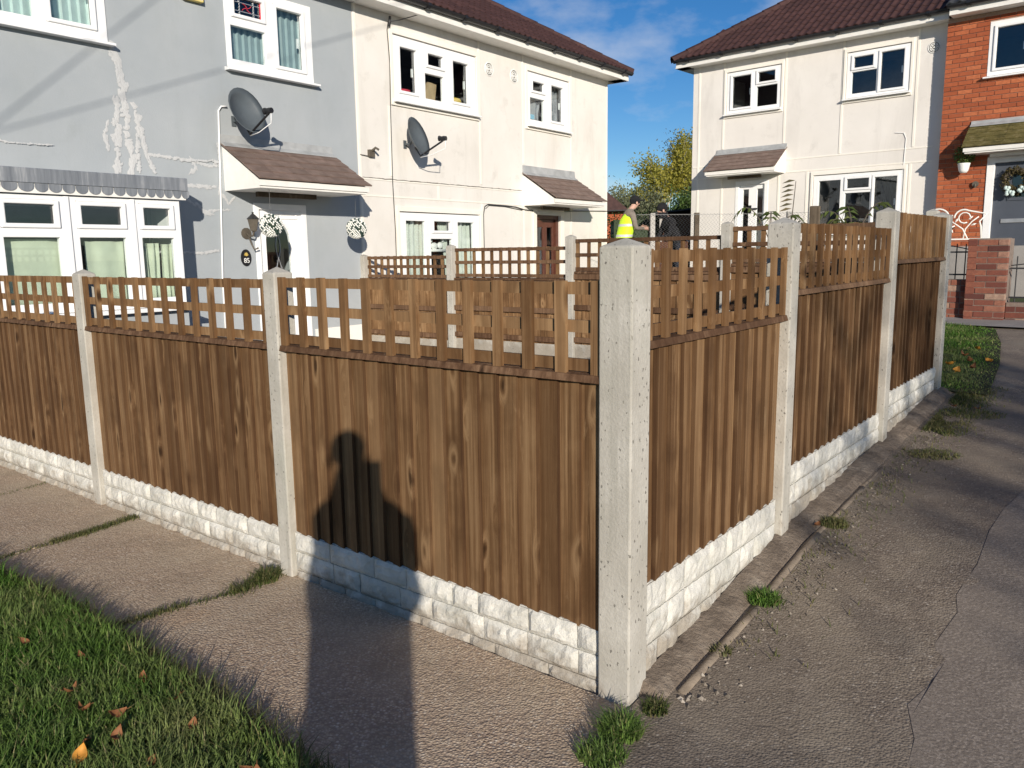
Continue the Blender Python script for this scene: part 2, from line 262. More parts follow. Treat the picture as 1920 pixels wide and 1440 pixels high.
# ------------------------------------------------------------------ mesh builder
class MB:
    def __init__(s, off=(0, 0, 0)): s.v = []; s.f = []; s.o = Vector(off)
    def add(s, vs, fs):
        k = len(s.v); s.v += [tuple(Vector(q)-s.o) for q in vs]; s.f += [tuple(i+k for i in f) for f in fs]; return s
    def box(s, x0, x1, y0, y1, z0, z1):
        return s.add([(x0, y0, z0), (x1, y0, z0), (x1, y1, z0), (x0, y1, z0), (x0, y0, z1), (x1, y0, z1), (x1, y1, z1), (x0, y1, z1)],
                     [(3, 2, 1, 0), (4, 5, 6, 7), (0, 1, 5, 4), (1, 2, 6, 5), (2, 3, 7, 6), (3, 0, 4, 7)])
    def plate(s, x0, x1, z0, z1, holes, y0, y1):
        xs = sorted({x0, x1, *[min(max(h[i], x0), x1) for h in holes for i in (0, 1)]}); zs = sorted({z0, z1, *[min(max(h[i], z0), z1) for h in holes for i in (2, 3)]})
        nx, nzz = len(xs)-1, len(zs)-1
        def solid(i, j):
            if i < 0 or j < 0 or i >= nx or j >= nzz: return False
            cx, cz = (xs[i]+xs[i+1])/2, (zs[j]+zs[j+1])/2
            return not any(h[0] < cx < h[1] and h[2] < cz < h[3] for h in holes)
        idx = {}; V = []; Fc = []
        def vi(i, j, b):
            if (i, j, b) not in idx: idx[i, j, b] = len(V); V.append((xs[i], y1 if b else y0, zs[j]))
            return idx[i, j, b]
        for i in range(nx):
            for j in range(nzz):
                if not solid(i, j): continue
                Fc.append((vi(i, j, 0), vi(i+1, j, 0), vi(i+1, j+1, 0), vi(i, j+1, 0))); Fc.append((vi(i, j+1, 1), vi(i+1, j+1, 1), vi(i+1, j, 1), vi(i, j, 1)))
                if not solid(i-1, j): Fc.append((vi(i, j, 1), vi(i, j, 0), vi(i, j+1, 0), vi(i, j+1, 1)))
                if not solid(i+1, j): Fc.append((vi(i+1, j, 0), vi(i+1, j, 1), vi(i+1, j+1, 1), vi(i+1, j+1, 0)))
                if not solid(i, j-1): Fc.append((vi(i, j, 1), vi(i+1, j, 1), vi(i+1, j, 0), vi(i, j, 0)))
                if not solid(i, j+1): Fc.append((vi(i, j+1, 0), vi(i+1, j+1, 0), vi(i+1, j+1, 1), vi(i, j+1, 1)))
        return s.add(V, Fc)
    def tube(s, pts, rad, n=6, caps=True):
        pts = [Vector(q) for q in pts]; m = len(pts); rad = rad if hasattr(rad, '__len__') else [rad]*m
        V = []; Fc = []; ref = None
        for i, q in enumerate(pts):
            d = (pts[min(i+1, m-1)]-pts[max(i-1, 0)]).normalized()
            if ref is None: ref = d.orthogonal().normalized()
            ref = (ref-d*ref.dot(d)); ref = ref.normalized() if ref.length > 1e-5 else d.orthogonal().normalized(); b = d.cross(ref)
            for k in range(n):
                a = 2*math.pi*k/n; V.append(q+(ref*math.cos(a)+b*math.sin(a))*rad[i])
        for i in range(m-1):
            for k in range(n): Fc.append((i*n+k, i*n+(k+1) % n, (i+1)*n+(k+1) % n, (i+1)*n+k))
        if caps: Fc += [tuple(range(n-1, -1, -1)), tuple(range((m-1)*n, m*n))]
        return s.add(V, Fc)
    def prism(s, poly, h0, h1, axis='y'):
        n = len(poly)
        def P(a, b, h): return (a, h, b) if axis == 'y' else ((h, a, b) if axis == 'x' else (a, b, h))
        V = [P(a, b, h0) for a, b in poly]+[P(a, b, h1) for a, b in poly]
        return s.add(V, [tuple(range(n)), tuple(range(2*n-1, n-1, -1))]+[(i, i+n, (i+1) % n+n, (i+1) % n) for i in range(n)])
    def ball(s, c, r, nu=8, nv=6, sq=(1, 1, 1)):
        V = []; Fc = []; c = Vector(c)
        for j in range(nv+1):
            th = math.pi*j/nv
            for i in range(nu):
                ph = 2*math.pi*i/nu; V.append(c+Vector((r*sq[0]*math.sin(th)*math.cos(ph), r*sq[1]*math.sin(th)*math.sin(ph), r*sq[2]*math.cos(th))))
        for j in range(nv):
            for i in range(nu): Fc.append((j*nu+i, (j+1)*nu+i, (j+1)*nu+(i+1) % nu, j*nu+(i+1) % nu))
        return s.add(V, Fc)
    def mesh(s, name, mat, smooth=False, fix=True):
        me = bpy.data.meshes.new(name); me.from_pydata(s.v, [], s.f)
        if fix and len(s.f) < 6000:
            bm = bmesh.new(); bm.from_mesh(me); bmesh.ops.recalc_face_normals(bm, faces=bm.faces); bm.to_mesh(me); bm.free()
        me.materials.append(MATS[mat])
        if smooth:
            for p in me.polygons: p.use_smooth = True
        me.update(); return me
    def obj(s, name, mat, parent=None, smooth=False, loc=(0, 0, 0), rot=None, bevel=0, fix=True):
        return put(s.mesh(name, mat, smooth, fix), name, parent, loc, rot, bevel=bevel)
def put(me, name, parent=None, loc=(0, 0, 0), rot=None, scale=None, bevel=0):
    o = bpy.data.objects.new(name, me); COL.objects.link(o); o.location = loc
    if rot is not None: o.rotation_euler = rot
    if scale is not None: o.scale = scale
    if parent: o.parent = parent
    if bevel:
        b = o.modifiers.new('bevel', 'BEVEL'); b.width = bevel; b.segments = 2; b.limit_method = 'ANGLE'
    return o
def tag(o, label=None, cat=None, group=None, kind=None):
    if label: o['label'] = label
    if cat: o['category'] = cat
    if group: o['group'] = group
    if kind: o['kind'] = kind
    return o
def thing(name, label, cat, loc=(0, 0, 0), rz=0, group=None):
    o = bpy.data.objects.new(name, None); COL.objects.link(o); o.location = loc; o.rotation_euler = (0, 0, rz); o.empty_display_size = .1
    return tag(o, label, cat, group)

class Frame:                       # a vertical plane in the place: x along it, y away from the viewer's side, z up
    def __init__(s, base, deg): s.b = Vector((base[0], base[1], 0)); s.a = R(deg); s.x = Vector((math.cos(s.a), math.sin(s.a), 0)); s.y = Vector((-math.sin(s.a), math.cos(s.a), 0))
    def at(s, x, y, z): return s.b+s.x*x+s.y*y+Vector((0, 0, z))
A0 = (.385, 2.56)
FL = Frame(A0, -38.5); FR = Frame(A0, 51.5); FI = Frame((4.897, 6.383), -37.5)
FA = Frame((-7.025, 5.391), 52.5); FB = Frame((10.766, 11.957), -42)

ZU = [(-60, -.1), (2.25, 0), (3.0, .07), (3.7, .165), (5.5, .275), (7.3, .39), (11.7, .60), (16, .80), (60, 1.2)]
def interp(u, T):
    for (a, za), (b, zb) in zip(T, T[1:]):
        if u <= b: return za+(zb-za)*max(0, (u-a))/(b-a) if u > a else za
    return T[-1][1]
def zr(x, y):                      # height of the lane: it climbs along the right-hand fence
    return interp(x*.6225+y*.7826, ZU)
# ------------------------------------------------------------------ ground
def sheet(name, poly, mat, zf, dz=0, step=.4, kind='structure', parent=None, jag=0):
    bm = bmesh.new(); vs = [bm.verts.new((x, y, 0)) for x, y in poly]; bm.faces.new(vs)
    x0, x1 = min(p[0] for p in poly), max(p[0] for p in poly); y0, y1 = min(p[1] for p in poly), max(p[1] for p in poly)
    for ax, lo, hi in ((0, x0, x1), (1, y0, y1)):
        q = lo+step
        while q < hi-1e-3:
            co = (q, 0, 0) if ax == 0 else (0, q, 0); no = (1, 0, 0) if ax == 0 else (0, 1, 0)
            bmesh.ops.bisect_plane(bm, geom=bm.verts[:]+bm.edges[:]+bm.faces[:], plane_co=co, plane_no=no); q += step
    for v in bm.verts: v.co.z = zf(v.co.x, v.co.y)+dz
    bmesh.ops.recalc_face_normals(bm, faces=bm.faces)
    if sum(f.normal.z for f in bm.faces) < 0: bmesh.ops.reverse_faces(bm, faces=bm.faces[:])
    me = bpy.data.meshes.new(name); bm.to_mesh(me); bm.free(); me.materials.append(MATS[mat])
    o = put(me, name, parent)
    if kind: o['kind'] = kind
    return o
sheet('ground', [(-900, -900), (900, -900), (900, 900), (-900, 900)], 'terrain', lambda x, y: -.35, step=300)
# the lane
def lane_z(x, y): return zr(x, y)+.006*noise.noise(Vector((x*1.1, y*1.1, 0)))
cR = FR.at(0, -.02, 0)
lane = [(.20, 2.22), (.375, 2.535), tuple(FR.at(5.2, .02, 0)[:2]), tuple(FR.at(9.5, .4, 0)[:2]), (6.9, 9.5), (12, 5.0), (14, -2), (9, -10), (-2, -10), (-.9, 0)]
sheet('lane', lane, 'asphalt', lane_z, .002, .3)
patch_edge = [(.95, 1.6), (1.15, 2.166), (1.24, 2.30), (1.30, 2.47), (1.44, 2.58), (1.56, 2.80), (1.74, 2.98), (1.80, 3.10), (2.02, 3.34), (2.277, 3.689), (2.5, 3.95), (2.806, 4.243), (3.6, 4.9), (5.2, 4.9), (6.5, 1), (2, -3)]
sheet('lane_patch', patch_edge, 'asphalt_patch', lane_z, .0035, .3)
# garden floor, terrain behind
def gz(x, y): return .2
sheet('garden_ground', [tuple(FL.at(-.1, .06, 0)[:2]), tuple(FL.at(-7, .06, 0)[:2]), tuple(FA.at(-2, -.0, 0)[:2]), tuple(FA.at(15, 0, 0)[:2]), tuple(FR.at(5.0, .06, 0)[:2])], 'garden_ground', lambda x, y: .12, 0, 1)
back = lambda x, y: .12+.68*max(0, min(1, ((x*.669+y*.743)-8.5)/5.5))
sheet('yard', [tuple(FR.at(4.95, .3, 0)[:2]), tuple(FA.at(14.9, .05, 0)[:2]), (-2, 30), (4, 60), (40, 60), (40, 0), (12, 4), (6.75, 10.1), (5.5, 10.8)], 'terrain', back, -.02, 1.2)
# exposed-aggregate footpath in separate cast bays
path = bpy.data.objects.new('footpath', None); COL.objects.link(path); path['kind'] = 'structure'
def lp(x, y): return tuple(FL.at(x, y, 0)[:2])
lawn_edge = [(-4.6, 5.25), (-3.3, 4.33), (-2.542, 3.777), (-2.132, 3.515), (-1.722, 3.184), (-1.369, 2.885), (-1.073, 2.635), (-.861, 2.437), (-.672, 2.252), (-.2, 1.80), (.5, 1.1)]
J = [[(-1.172, 3.80), (-1.25, 3.64), (-1.30, 3.56), (-1.485, 3.42), (-1.735, 3.19)], [(-2.29, 4.72), (-2.475, 4.40), (-2.629, 4.195), (-2.79, 3.96)], [(-3.29, 5.52), (-3.374, 5.311), (-3.52, 5.06), (-3.75, 4.66)]]
def bay_slab(poly, seed):
    rr = random.Random(seed); tilt = (rr.uniform(-.004, .004), rr.uniform(-.004, .004)); c = (sum(p[0] for p in poly)/len(poly), sum(p[1] for p in poly)/len(poly)); up = rr.uniform(-.003, .003)
    zf = lambda x, y: up+tilt[0]*(x-c[0])+tilt[1]*(y-c[1])
    o = sheet('slab', poly, 'aggregate_path', zf, 0, .5, None, path)
    so_ = o.modifiers.new('s', 'SOLIDIFY'); so_.thickness = .08; so_.offset = -1
gap = .012
def shift(pts, d): 
    return [(x+d*.62, y+d*.5) for x, y in pts]
bay_slab([tuple(FL.at(.02, -.0, 0)[:2])]+[lp(-1.95, .03)]+shift(J[0], gap)+[(-1.55, 2.95), (-1.369, 2.82), (-.861, 2.40), (-.672, 2.20), (-.2, 1.75), (.12, 1.45), (.22, 2.23), (.31, 2.40)], 1)
bay_slab(shift(J[0], -gap)[::-1]+[lp(-1.97, .03), lp(-3.38, .03)]+shift(J[1], gap)+[(-2.4, 3.64), (-1.9, 3.30)], 2)
bay_slab(shift(J[1], -gap)[::-1]+[lp(-3.4, .03), lp(-4.7, .03)]+shift(J[2], gap), 3)
bay_slab(shift(J[2], -gap)[::-1]+[lp(-4.72, .03), lp(-9, .03), (-7.4, 6.95), (-5, 5.5)], 4)
sheet('path_bed', [lp(.0, .05), lp(-9, .05), (-7.6, 6.9), (-4.6, 5.1), (-1.8, 3.1), (-.2, 1.7), (.2, 1.4), (.36, 2.5)], 'soil', lambda x, y: -.02, 0, 2)
# front lawn
lawn_poly = [(x-.02, y-.015) for x, y in lawn_edge]+[(.2, .3), (-1.0, -.3), (-3, -6), (-12, -6), (-12, 10.5)]
sheet('lawn', lawn_poly, 'turf', lambda x, y: .012, 0, 1.0)
def blades(name, spots, mat, hmin, hmax, lean=.5, width=.0032, label=None, kind='stuff', base=0., parent=None, cat=None, group=None):
    V = []; Fc = []
    for (x, y, z, sc) in spots:
        h = random.uniform(hmin, hmax)*sc; a = random.uniform(0, 2*math.pi); l = h*random.uniform(.1, lean)*1.6; w = width*random.uniform(.7, 1.3)
        wx, wy = -math.sin(a)*w, math.cos(a)*w; dx, dy = math.cos(a), math.sin(a); k = len(V); z += base
        V += [(x-wx, y-wy, z), (x+wx, y+wy, z), (x+dx*l*.35+wx*.8, y+dy*l*.35+wy*.8, z+h*.6), (x+dx*l*.35-wx*.8, y+dy*l*.35-wy*.8, z+h*.6), (x+dx*l, y+dy*l, z+h*random.uniform(.85, 1))]
        Fc += [(k, k+1, k+2, k+3), (k+3, k+2, k+4)]
    me = bpy.data.meshes.new(name); me.from_pydata(V, [], Fc); me.materials.append(MATS[mat]); o = put(me, name, parent)
    return tag(o, label, cat, group, kind)
def inside(p, poly):
    x, y = p; c = False
    for (x1, y1), (x2, y2) in zip(poly, poly[1:]+poly[:1]):
        if (y1 > y) != (y2 > y) and x < (x2-x1)*(y-y1)/(y2-y1)+x1: c = not c
    return c
def edge_dist(p, line):
    best = 9
    for (x1, y1), (x2, y2) in zip(line, line[1:]):
        dx, dy = x2-x1, y2-y1; tt = max(0, min(1, ((p[0]-x1)*dx+(p[1]-y1)*dy)/(dx*dx+dy*dy))); best = min(best, math.hypot(p[0]-x1-tt*dx, p[1]-y1-tt*dy))
    return best
sp = []
while len(sp) < 92000:
    x = random.uniform(-4.2, .2); y = random.uniform(1.0, 5.0)
    if not inside((x, y), lawn_poly): continue
    d = edge_dist((x, y), lawn_edge)
    vis = y > -1.35*x-.25 or True
    if d > 1.6 and random.random() > .25: continue
    if y < 1.6 and random.random() > .3: continue
    nn = noise.noise(Vector((x*5, y*5, 3)))
    sp.append((x, y, .01, 1+.35*nn+(.25 if d < .06 else 0)))
blades('lawn_grass', sp, 'grass', .032, .085, .85, .0024, 'dense green lawn grass along the footpath edge')
# straggling grass along the edge and the joints
sp = []
for (x1, y1), (x2, y2) in zip(lawn_edge, lawn_edge[1:]):
    n = int(1500*math.hypot(x2-x1, y2-y1))
    for i in range(n):
        tt = random.random(); sp.append((x1+(x2-x1)*tt+random.gauss(.0, .022), y1+(y2-y1)*tt+random.gauss(.0, .022), .0, random.uniform(.6, 1.25)))
blades('edge_grass', sp, 'dry_grass', .03, .07, .9, .002, 'straggling long grass overhanging the footpath edge')
def joint_grass(line, n, label, hm, ends):
    sp = []
    L = [math.hypot(b[0]-a[0], b[1]-a[1]) for a, b in zip(line, line[1:])]; T = sum(L)
    while len(sp) < n:
        q = random.random(); dn = ends(q)
        if random.random() > dn: continue
        dd = q*T
        for (a, b), l in zip(zip(line, line[1:]), L):
            if dd <= l: x = a[0]+(b[0]-a[0])*dd/l; y = a[1]+(b[1]-a[1])*dd/l; break
            dd -= l
        sp.append((x+random.gauss(0, .012+.012*dn), y+random.gauss(0, .012+.012*dn), -.005, .5+.6*dn))
    blades('joint_grass', sp, 'dry_grass', .015, hm, .9, .0018, label)
joint_grass(J[0], 1900, 'thin grass growing in the path joint beside the second post', .05, lambda q: 1.0 if q < .35 else (.25 if q < .6 else .5))
joint_grass(J[1], 1300, 'sparse grass growing in the path joint along the second panel', .035, lambda q: .7 if q < .6 else .2)
joint_grass(J[2], 300, 'few blades in the path joint along the third panel', .02, lambda q: .5)
def tuft(cx, cy, r, n, h, label, mat='dry_grass', zf=None, el=(1, 1)):
    sp = []
    for i in range(n):
        a = random.uniform(0, 6.283); q = r*math.sqrt(random.random())
        sp.append((cx+q*math.cos(a)*el[0], cy+q*math.sin(a)*el[1], (zf(cx, cy) if zf else 0), 1.2-.6*q/r))
    o = blades('grass_tuft', sp, mat, h*.5, h, .9, .0024, label, None, cat='grass tuft'); return o
tuft(.335, 2.405, .07, 620, .085, 'bushy grass tuft at the foot of the corner post', 'grass', zr)
tuft(.262, 2.28, .075, 420, .06, 'low grass tuft on the path edge in front of the corner post', 'grass', zr)
tuft(.47, 2.53, .045, 260, .05, 'small grass tuft right at the corner post and kerb end', 'dry_grass', zr)
tuft(1.045, 3.20, .075, 520, .055, 'grass tuft growing among chippings beside the kerb of the first lane-side panel', 'grass', zr)
tuft(1.60, 3.86, .07, 350, .05, 'grass tuft beside the kerb past the first lane-side post', 'dry_grass', zr)
tuft(.78, 2.85, .04, 110, .035, 'tiny grass tuft beside the middle of the kerb', 'dry_grass', zr)
tuft(-1.205, 3.70, .06, 420, .08, 'upright grass tuft at the foot of the second footpath post', 'dry_grass')
tuft(2.62, 4.86, .16, 500, .04, 'flat weedy grass patch beside the second lane-side post', 'dry_grass', zr, (1.0, .8))
tuft(3.35, 5.75, .24, 700, .045, 'weedy grass patch beside the last lane-side post', 'dry_grass', zr, (.9, .9))
sp = []
while len(sp) < 3600:
    x = random.uniform(.5, 5.3); y = -.13-abs(random.gauss(0, .13)); P = FR.at(x, y, 0)
    if noise.noise(Vector((x*2.2, y*5, 4)))+.35*(x-3.4) > .30 or (random.random() < .05): sp.append((P.x, P.y, zr(P.x, P.y)-.003, random.uniform(.5, 1.2)))
blades('kerb_weeds', sp, 'dry_grass', .015, .045, .95, .0026, 'ragged weeds and grass along the lane side of the kerb')
# verge beyond the last lane-side post
verge = [tuple(FR.at(4.8, 1.2, 0)[:2]), tuple(FR.at(4.95, -.02, 0)[:2]), (3.72, 6.20), (4.1, 6.75), (4.5, 7.35), (5.2, 8.5), (5.7, 9.45), (5.3, 10.3), tuple(FR.at(8.8, 1.2, 0)[:2])]
sheet('verge', verge, 'turf', zr, .02, .4)
sp = []
while len(sp) < 24000:
    x = random.uniform(2.4, 6); y = random.uniform(6, 10.4)
    dv = edge_dist((x, y), verge[1:-2])
    if inside((x, y), verge) and random.random() < .25+dv*3: sp.append((x, y, zr(x, y)+.012, (.55+min(.6, dv*1.5))*(1+.5*noise.noise(Vector((x*4, y*4, 0))))))
blades('verge_grass', sp, 'grass', .02, .05, .95, .0035, 'rough dark green grass on the verge past the last post')
# pavement strip in front of the brick wall
sheet('pavement', [(5.05, 10.25), (5.55, 10.75), (9.5, 7.3), (9.0, 6.7)], 'paving', lambda x, y: zr(x, y)+.03, 0, .5)
# soil haunch and kerb edging along the lane-side fence
hb = MB(); N = 26
prof = [(.04, -.02), (.02, .055), (-.045, .036), (-.085, .010), (-.105, -.03)]
rows = []
for i in range(N+1):
    x = .03+i*4.95/N if i != 1 else .10; row = []; sink = .10 if i == 0 else 0
    for (yy, zz_) in prof:
        P = FR.at(x, yy+.008*noise.noise(Vector((x*6, yy*9, 1))), 0); P.z = zr(P.x, P.y)+zz_*.85-sink+.012*noise.noise(Vector((x*5, yy*20, 5))); row.append(P)
    rows.append(row)
for a, b in zip(rows, rows[1:]):
    for i in range(len(prof)-1): hb.add([a[i], b[i], b[i+1], a[i+1]], [(0, 1, 2, 3)])
tag(hb.obj('soil_bank', 'soil', smooth=True), kind='structure')
kerb = bpy.data.objects.new('kerb', None); COL.objects.link(kerb); kerb['kind'] = 'structure'
for k, (xa, xb) in enumerate([(.16, .86), (.868, 1.62), (1.63, 2.40), (2.41, 3.18)]):
    mb = MB(); pts = []
    for i in range(6):
        x = xa+(xb-xa)*i/5; P = FR.at(x, -.118+.006*noise.noise(Vector((x*4, 0, 7)))+.004*k, 0); P.z = zr(P.x, P.y)-.005-.004*k+.004*noise.noise(Vector((x*7, 3, 1))); pts.append(P)
    mb.tube(pts, .021, 8); mb.obj('kerb_edging', 'kerb_concrete', kerb, smooth=True)
# loose chippings along the kerb
mb = MB()
def chip(x, y, r):
    z = zr(x, y)+r*.4; v = [Vector((random.gauss(0, 1), random.gauss(0, 1), random.gauss(0, .6))).normalized()*r*random.uniform(.7, 1.2) for _ in range(0)]
    a = random.uniform(0, 3); ca, sa = math.cos(a)*r, math.sin(a)*r; q = random.uniform(.5, .9)
    mb.add([(x+ca, y+sa, z), (x-sa*q, y+ca*q, z), (x-ca, y-sa, z-.2*r), (x+sa*q, y-ca*q, z), (x, y, z+r*.6), (x, y, z-r*.6)], [(0, 1, 4), (1, 2, 4), (2, 3, 4), (3, 0, 4), (1, 0, 5), (2, 1, 5), (3, 2, 5), (0, 3, 5)])
for i in range(1100):
    x = random.uniform(.1, 5.0); y = -.15-abs(random.gauss(0, .07)); P = FR.at(x, y, 0); chip(P.x, P.y, random.choice([.003, .004, .005, .006, .009]))
for i in range(900):
    x = random.uniform(.3, 5.0); y = -random.uniform(.2, 1.6); P = FR.at(x, y, 0); chip(P.x, P.y, random.choice([.002, .003, .004]))
for i in range(16):
    x = random.uniform(.1, .35); y = -.12-abs(random.gauss(0, .05)); P = FR.at(x, y, 0); chip(P.x, P.y, .014)
tag(mb.obj('loose_chippings', 'gravel_chips', fix=False), 'loose stone chippings scattered along the kerb', kind='stuff')
# fallen leaves
def leaf_mesh(nm, mat, L, curl):
    mb = MB(); n = 6; V = []
    for i in range(n+1):
        tt = i/n; w = L*.32*math.sin(math.pi*min(1, tt*1.02+.02))**.8; z = curl*L*(2*tt-1)**2
        V += [(-w, (tt-.5)*L, z+.12*L), (0, (tt-.5)*L, z), (w, (tt-.5)*L, z+.16*L)]
    Fc = []
    for i in range(n): Fc += [(3*i, 3*i+1, 3*i+4, 3*i+3), (3*i+1, 3*i+2, 3*i+5, 3*i+4)]
    mb.add(V, Fc); mb.tube([(0, -.5*L, curl*L), (0, -.75*L, curl*L*1.3)], L*.02, 4)
    me = mb.mesh(nm, mat, True); return me
lm = [leaf_mesh('leaf', 'dead_leaf', .045, .25), leaf_mesh('leaf', 'dead_leaf', .055, .4), leaf_mesh('leaf', 'orange_leaf', .065, .2)]
for i, (x, y, k) in enumerate([(-1.56, 2.62, 1), (-1.46, 2.50, 1), (-1.66, 2.87, 0), (-1.35, 2.70, 0), (-1.33, 2.47, 1), (-1.17, 2.56, 0), (-1.05, 2.40, 0), (-1.35, 2.32, 0), (-1.27, 2.34, 1), (-.80, 2.16, 0), (-.76, 2.13, 1), (-1.1, 2.2, 0), (-1.95, 3.0, 0)]):
    o = put(lm[k], 'fallen_leaf', None, (x, y, .05+.008*random.random()), (random.uniform(-.5, .5), random.uniform(-.5, .5), random.uniform(0, 6)))
    tag(o, 'dry brown curled leaf lying on the lawn', 'leaf', 'brown leaves on the lawn')
tag(put(lm[2], 'fallen_leaf', None, (-1.335, 2.245, .055), (.5, .3, .3)), 'bright orange leaf standing up in the lawn', 'leaf')
for x, y, k in [(3.85, 6.9, 2), (4.05, 7.0, 1), (4.2, 7.3, 1), (4.35, 7.25, 2), (4.6, 7.9, 2), (4.3, 7.6, 1), (3.95, 7.2, 2)]:
    tag(put(lm[k], 'fallen_leaf', None, (x, y, zr(x, y)+.07), (random.uniform(-.4, .4), random.uniform(-.4, .4), random.uniform(0, 6)), (1.5, 1.5, 1.5)), 'fallen autumn leaf on the verge past the last post', 'leaf', 'leaves on the verge')
for x, y in [(1.50, 3.82), (3.3, 5.9), (3.42, 5.8)]:
    tag(put(lm[0], 'fallen_leaf', None, (x, y, zr(x, y)+.02), (.2, .2, random.uniform(0, 6))), 'red-brown leaf lying beside the lane kerb', 'leaf', 'leaves beside the lane kerb')

# ------------------------------------------------------------------ fences
def post(fr, x0, x1, y0, y1, zb, zt, label, cap=.03, group=None, mat='post_concrete'):
    P = fr.at((x0+x1)/2, (y0+y1)/2, zb-.3); w, d, h = (x1-x0)/2, (y1-y0)/2, zt-zb+.3
    mb = MB(); mb.add([(-w, -d, 0), (w, -d, 0), (w, d, 0), (-w, d, 0), (-w, -d, h), (w, -d, h), (w, d, h), (-w, d, h), (0, 0, h+cap)],
                      [(3, 2, 1, 0), (0, 1, 5, 4), (1, 2, 6, 5), (2, 3, 7, 6), (3, 0, 4, 7), (4, 5, 8), (5, 6, 8), (6, 7, 8), (7, 4, 8)])
    o = mb.obj('concrete_post', mat, loc=P, rot=(0, 0, fr.a), bevel=.006); return tag(o, label, 'fence post', group)
post(FL, -.125, 0, 0, .125, 0, 1.567, 'thick pitted concrete corner post with a shallow pyramid top', .028)
post(FL, -1.972, -1.88, .0, .105, 0, 1.475, 'slim concrete post on the footpath side, next to the corner post', .03)
post(FL, -3.955, -3.86, .0, .105, 0, 1.462, 'slim concrete post on the footpath side, second from the corner post', .03)
post(FL, -5.93, -5.835, .0, .105, 0, 1.462, 'slim concrete post at the far end of the footpath fence', .03)
post(FR, 1.418, 1.516, -.005, .115, .16, 1.665, 'concrete post on the lane side, next to the corner post', .03)
post(FR, 3.21, 3.318, -.005, .115, .27, 1.77, 'concrete post on the lane side, second from the corner post', .03)
post(FR, 4.86, 4.975, -.005, .13, .39, 1.79, 'last concrete post on the lane side, beside the grass verge', .03)

def bmesh_box(w, d, h):  # slat about its centre
    return MB().box(-w/2, w/2, -d/2, d/2, -h/2, h/2)
def panel(fr, x0, x1, zg, zc, zt, label, nb, nsl, step=-1, yb=.05, backside=False, slat_w=.042, group=None):
    rr = random.Random(label); W_ = x1-x0; t_ = thing('fence_panel', label, 'fence panel', fr.at(x0, 0, zg), fr.a, group); H_ = zc-zg-.02
    pitch = (W_-.004)/nb; wb = pitch+.022; meshes = []
    for k in range(3):
        th, tn = .015, .006; tops = H_+rr.uniform(-.004, .004); j = rr.uniform(-.003, .003)
        a, b = (th, tn) if step < 0 else (tn, th)
        # profile: back lies on the rails, front edge thick on the stepped side
        if step < 0: pr = [(0, -.026), (0, -.006), (wb, 0), (wb, -.005)]
        else: pr = [(0, -.005), (0, 0), (wb, -.006), (wb, -.026)]
        me_ = MB().prism(pr, j, tops, 'z').mesh('board', 'fence_wood'); me_.materials.append(MATS['fence_wood_edge_shade']); me_.polygons[2 if step < 0 else 4].material_index = 1; meshes.append(me_)
    for i in range(nb):
        o = put(meshes[rr.randrange(3)], 'board', t_, (i*pitch-.0 if step < 0 else i*pitch-.02, yb+rr.uniform(-.0012, .0012), rr.uniform(-.003, .003)), (rr.uniform(-.003, .003), rr.uniform(-.004, .004), 0))
    # rails behind (or in front, seen from the back) and the end battens
    ry = (yb-.056, yb-.022) if backside else (yb+.002, yb+.036)
    for z in ((.06, H_*.52, H_-.05) if backside else (.06, H_-.05)):
        put(MB().box(0.004, W_-.004, ry[0], ry[1], z-.03, z+.03).mesh('rail', 'fence_wood_rail'), 'rail', t_)
    y0 = yb-.03
    zc_, zt_ = zc-zg, zt-zg
    put(MB().prism([(y0-.018, zc_-.034), (y0+.04, zc_-.034), (y0+.04, zc_-.004), (y0-.010, zc_-.010)], .002, W_-.002, 'x').mesh('capping_rail', 'fence_wood_rail'), 'capping_rail', t_)
    bar = MB().box(.004, W_-.004, -.008, .008, -.021, .021).mesh('trellis_bar', 'fence_wood_rail' if backside else 'fence_wood')
    ybar = y0+.022; ysl = y0+.022-(.0175 if not backside else -.0175)
    for z in (zc_+.020, (zc_+zt_)/2, zt_-.024): put(bar, 'trellis_bar', t_, (0, ybar, z+rr.uniform(-.003, .003)), (0, rr.uniform(-.002, .002), 0))
    sl = [bmesh_box(slat_w*q, .017, zt_-zc_+.012).mesh('trellis_slat', 'fence_wood') for q in (.94, 1, 1.07)]
    for i in range(nsl):
        x = slat_w*.55+(W_-slat_w*1.1)*i/(nsl-1)+rr.uniform(-.004, .004)
        put(sl[rr.randrange(3)], 'trellis_slat', t_, (x, ysl, (zc_+zt_)/2-.006+rr.uniform(-.0015, .0015)), (0, rr.uniform(-.009, .009), 0))
    return t_
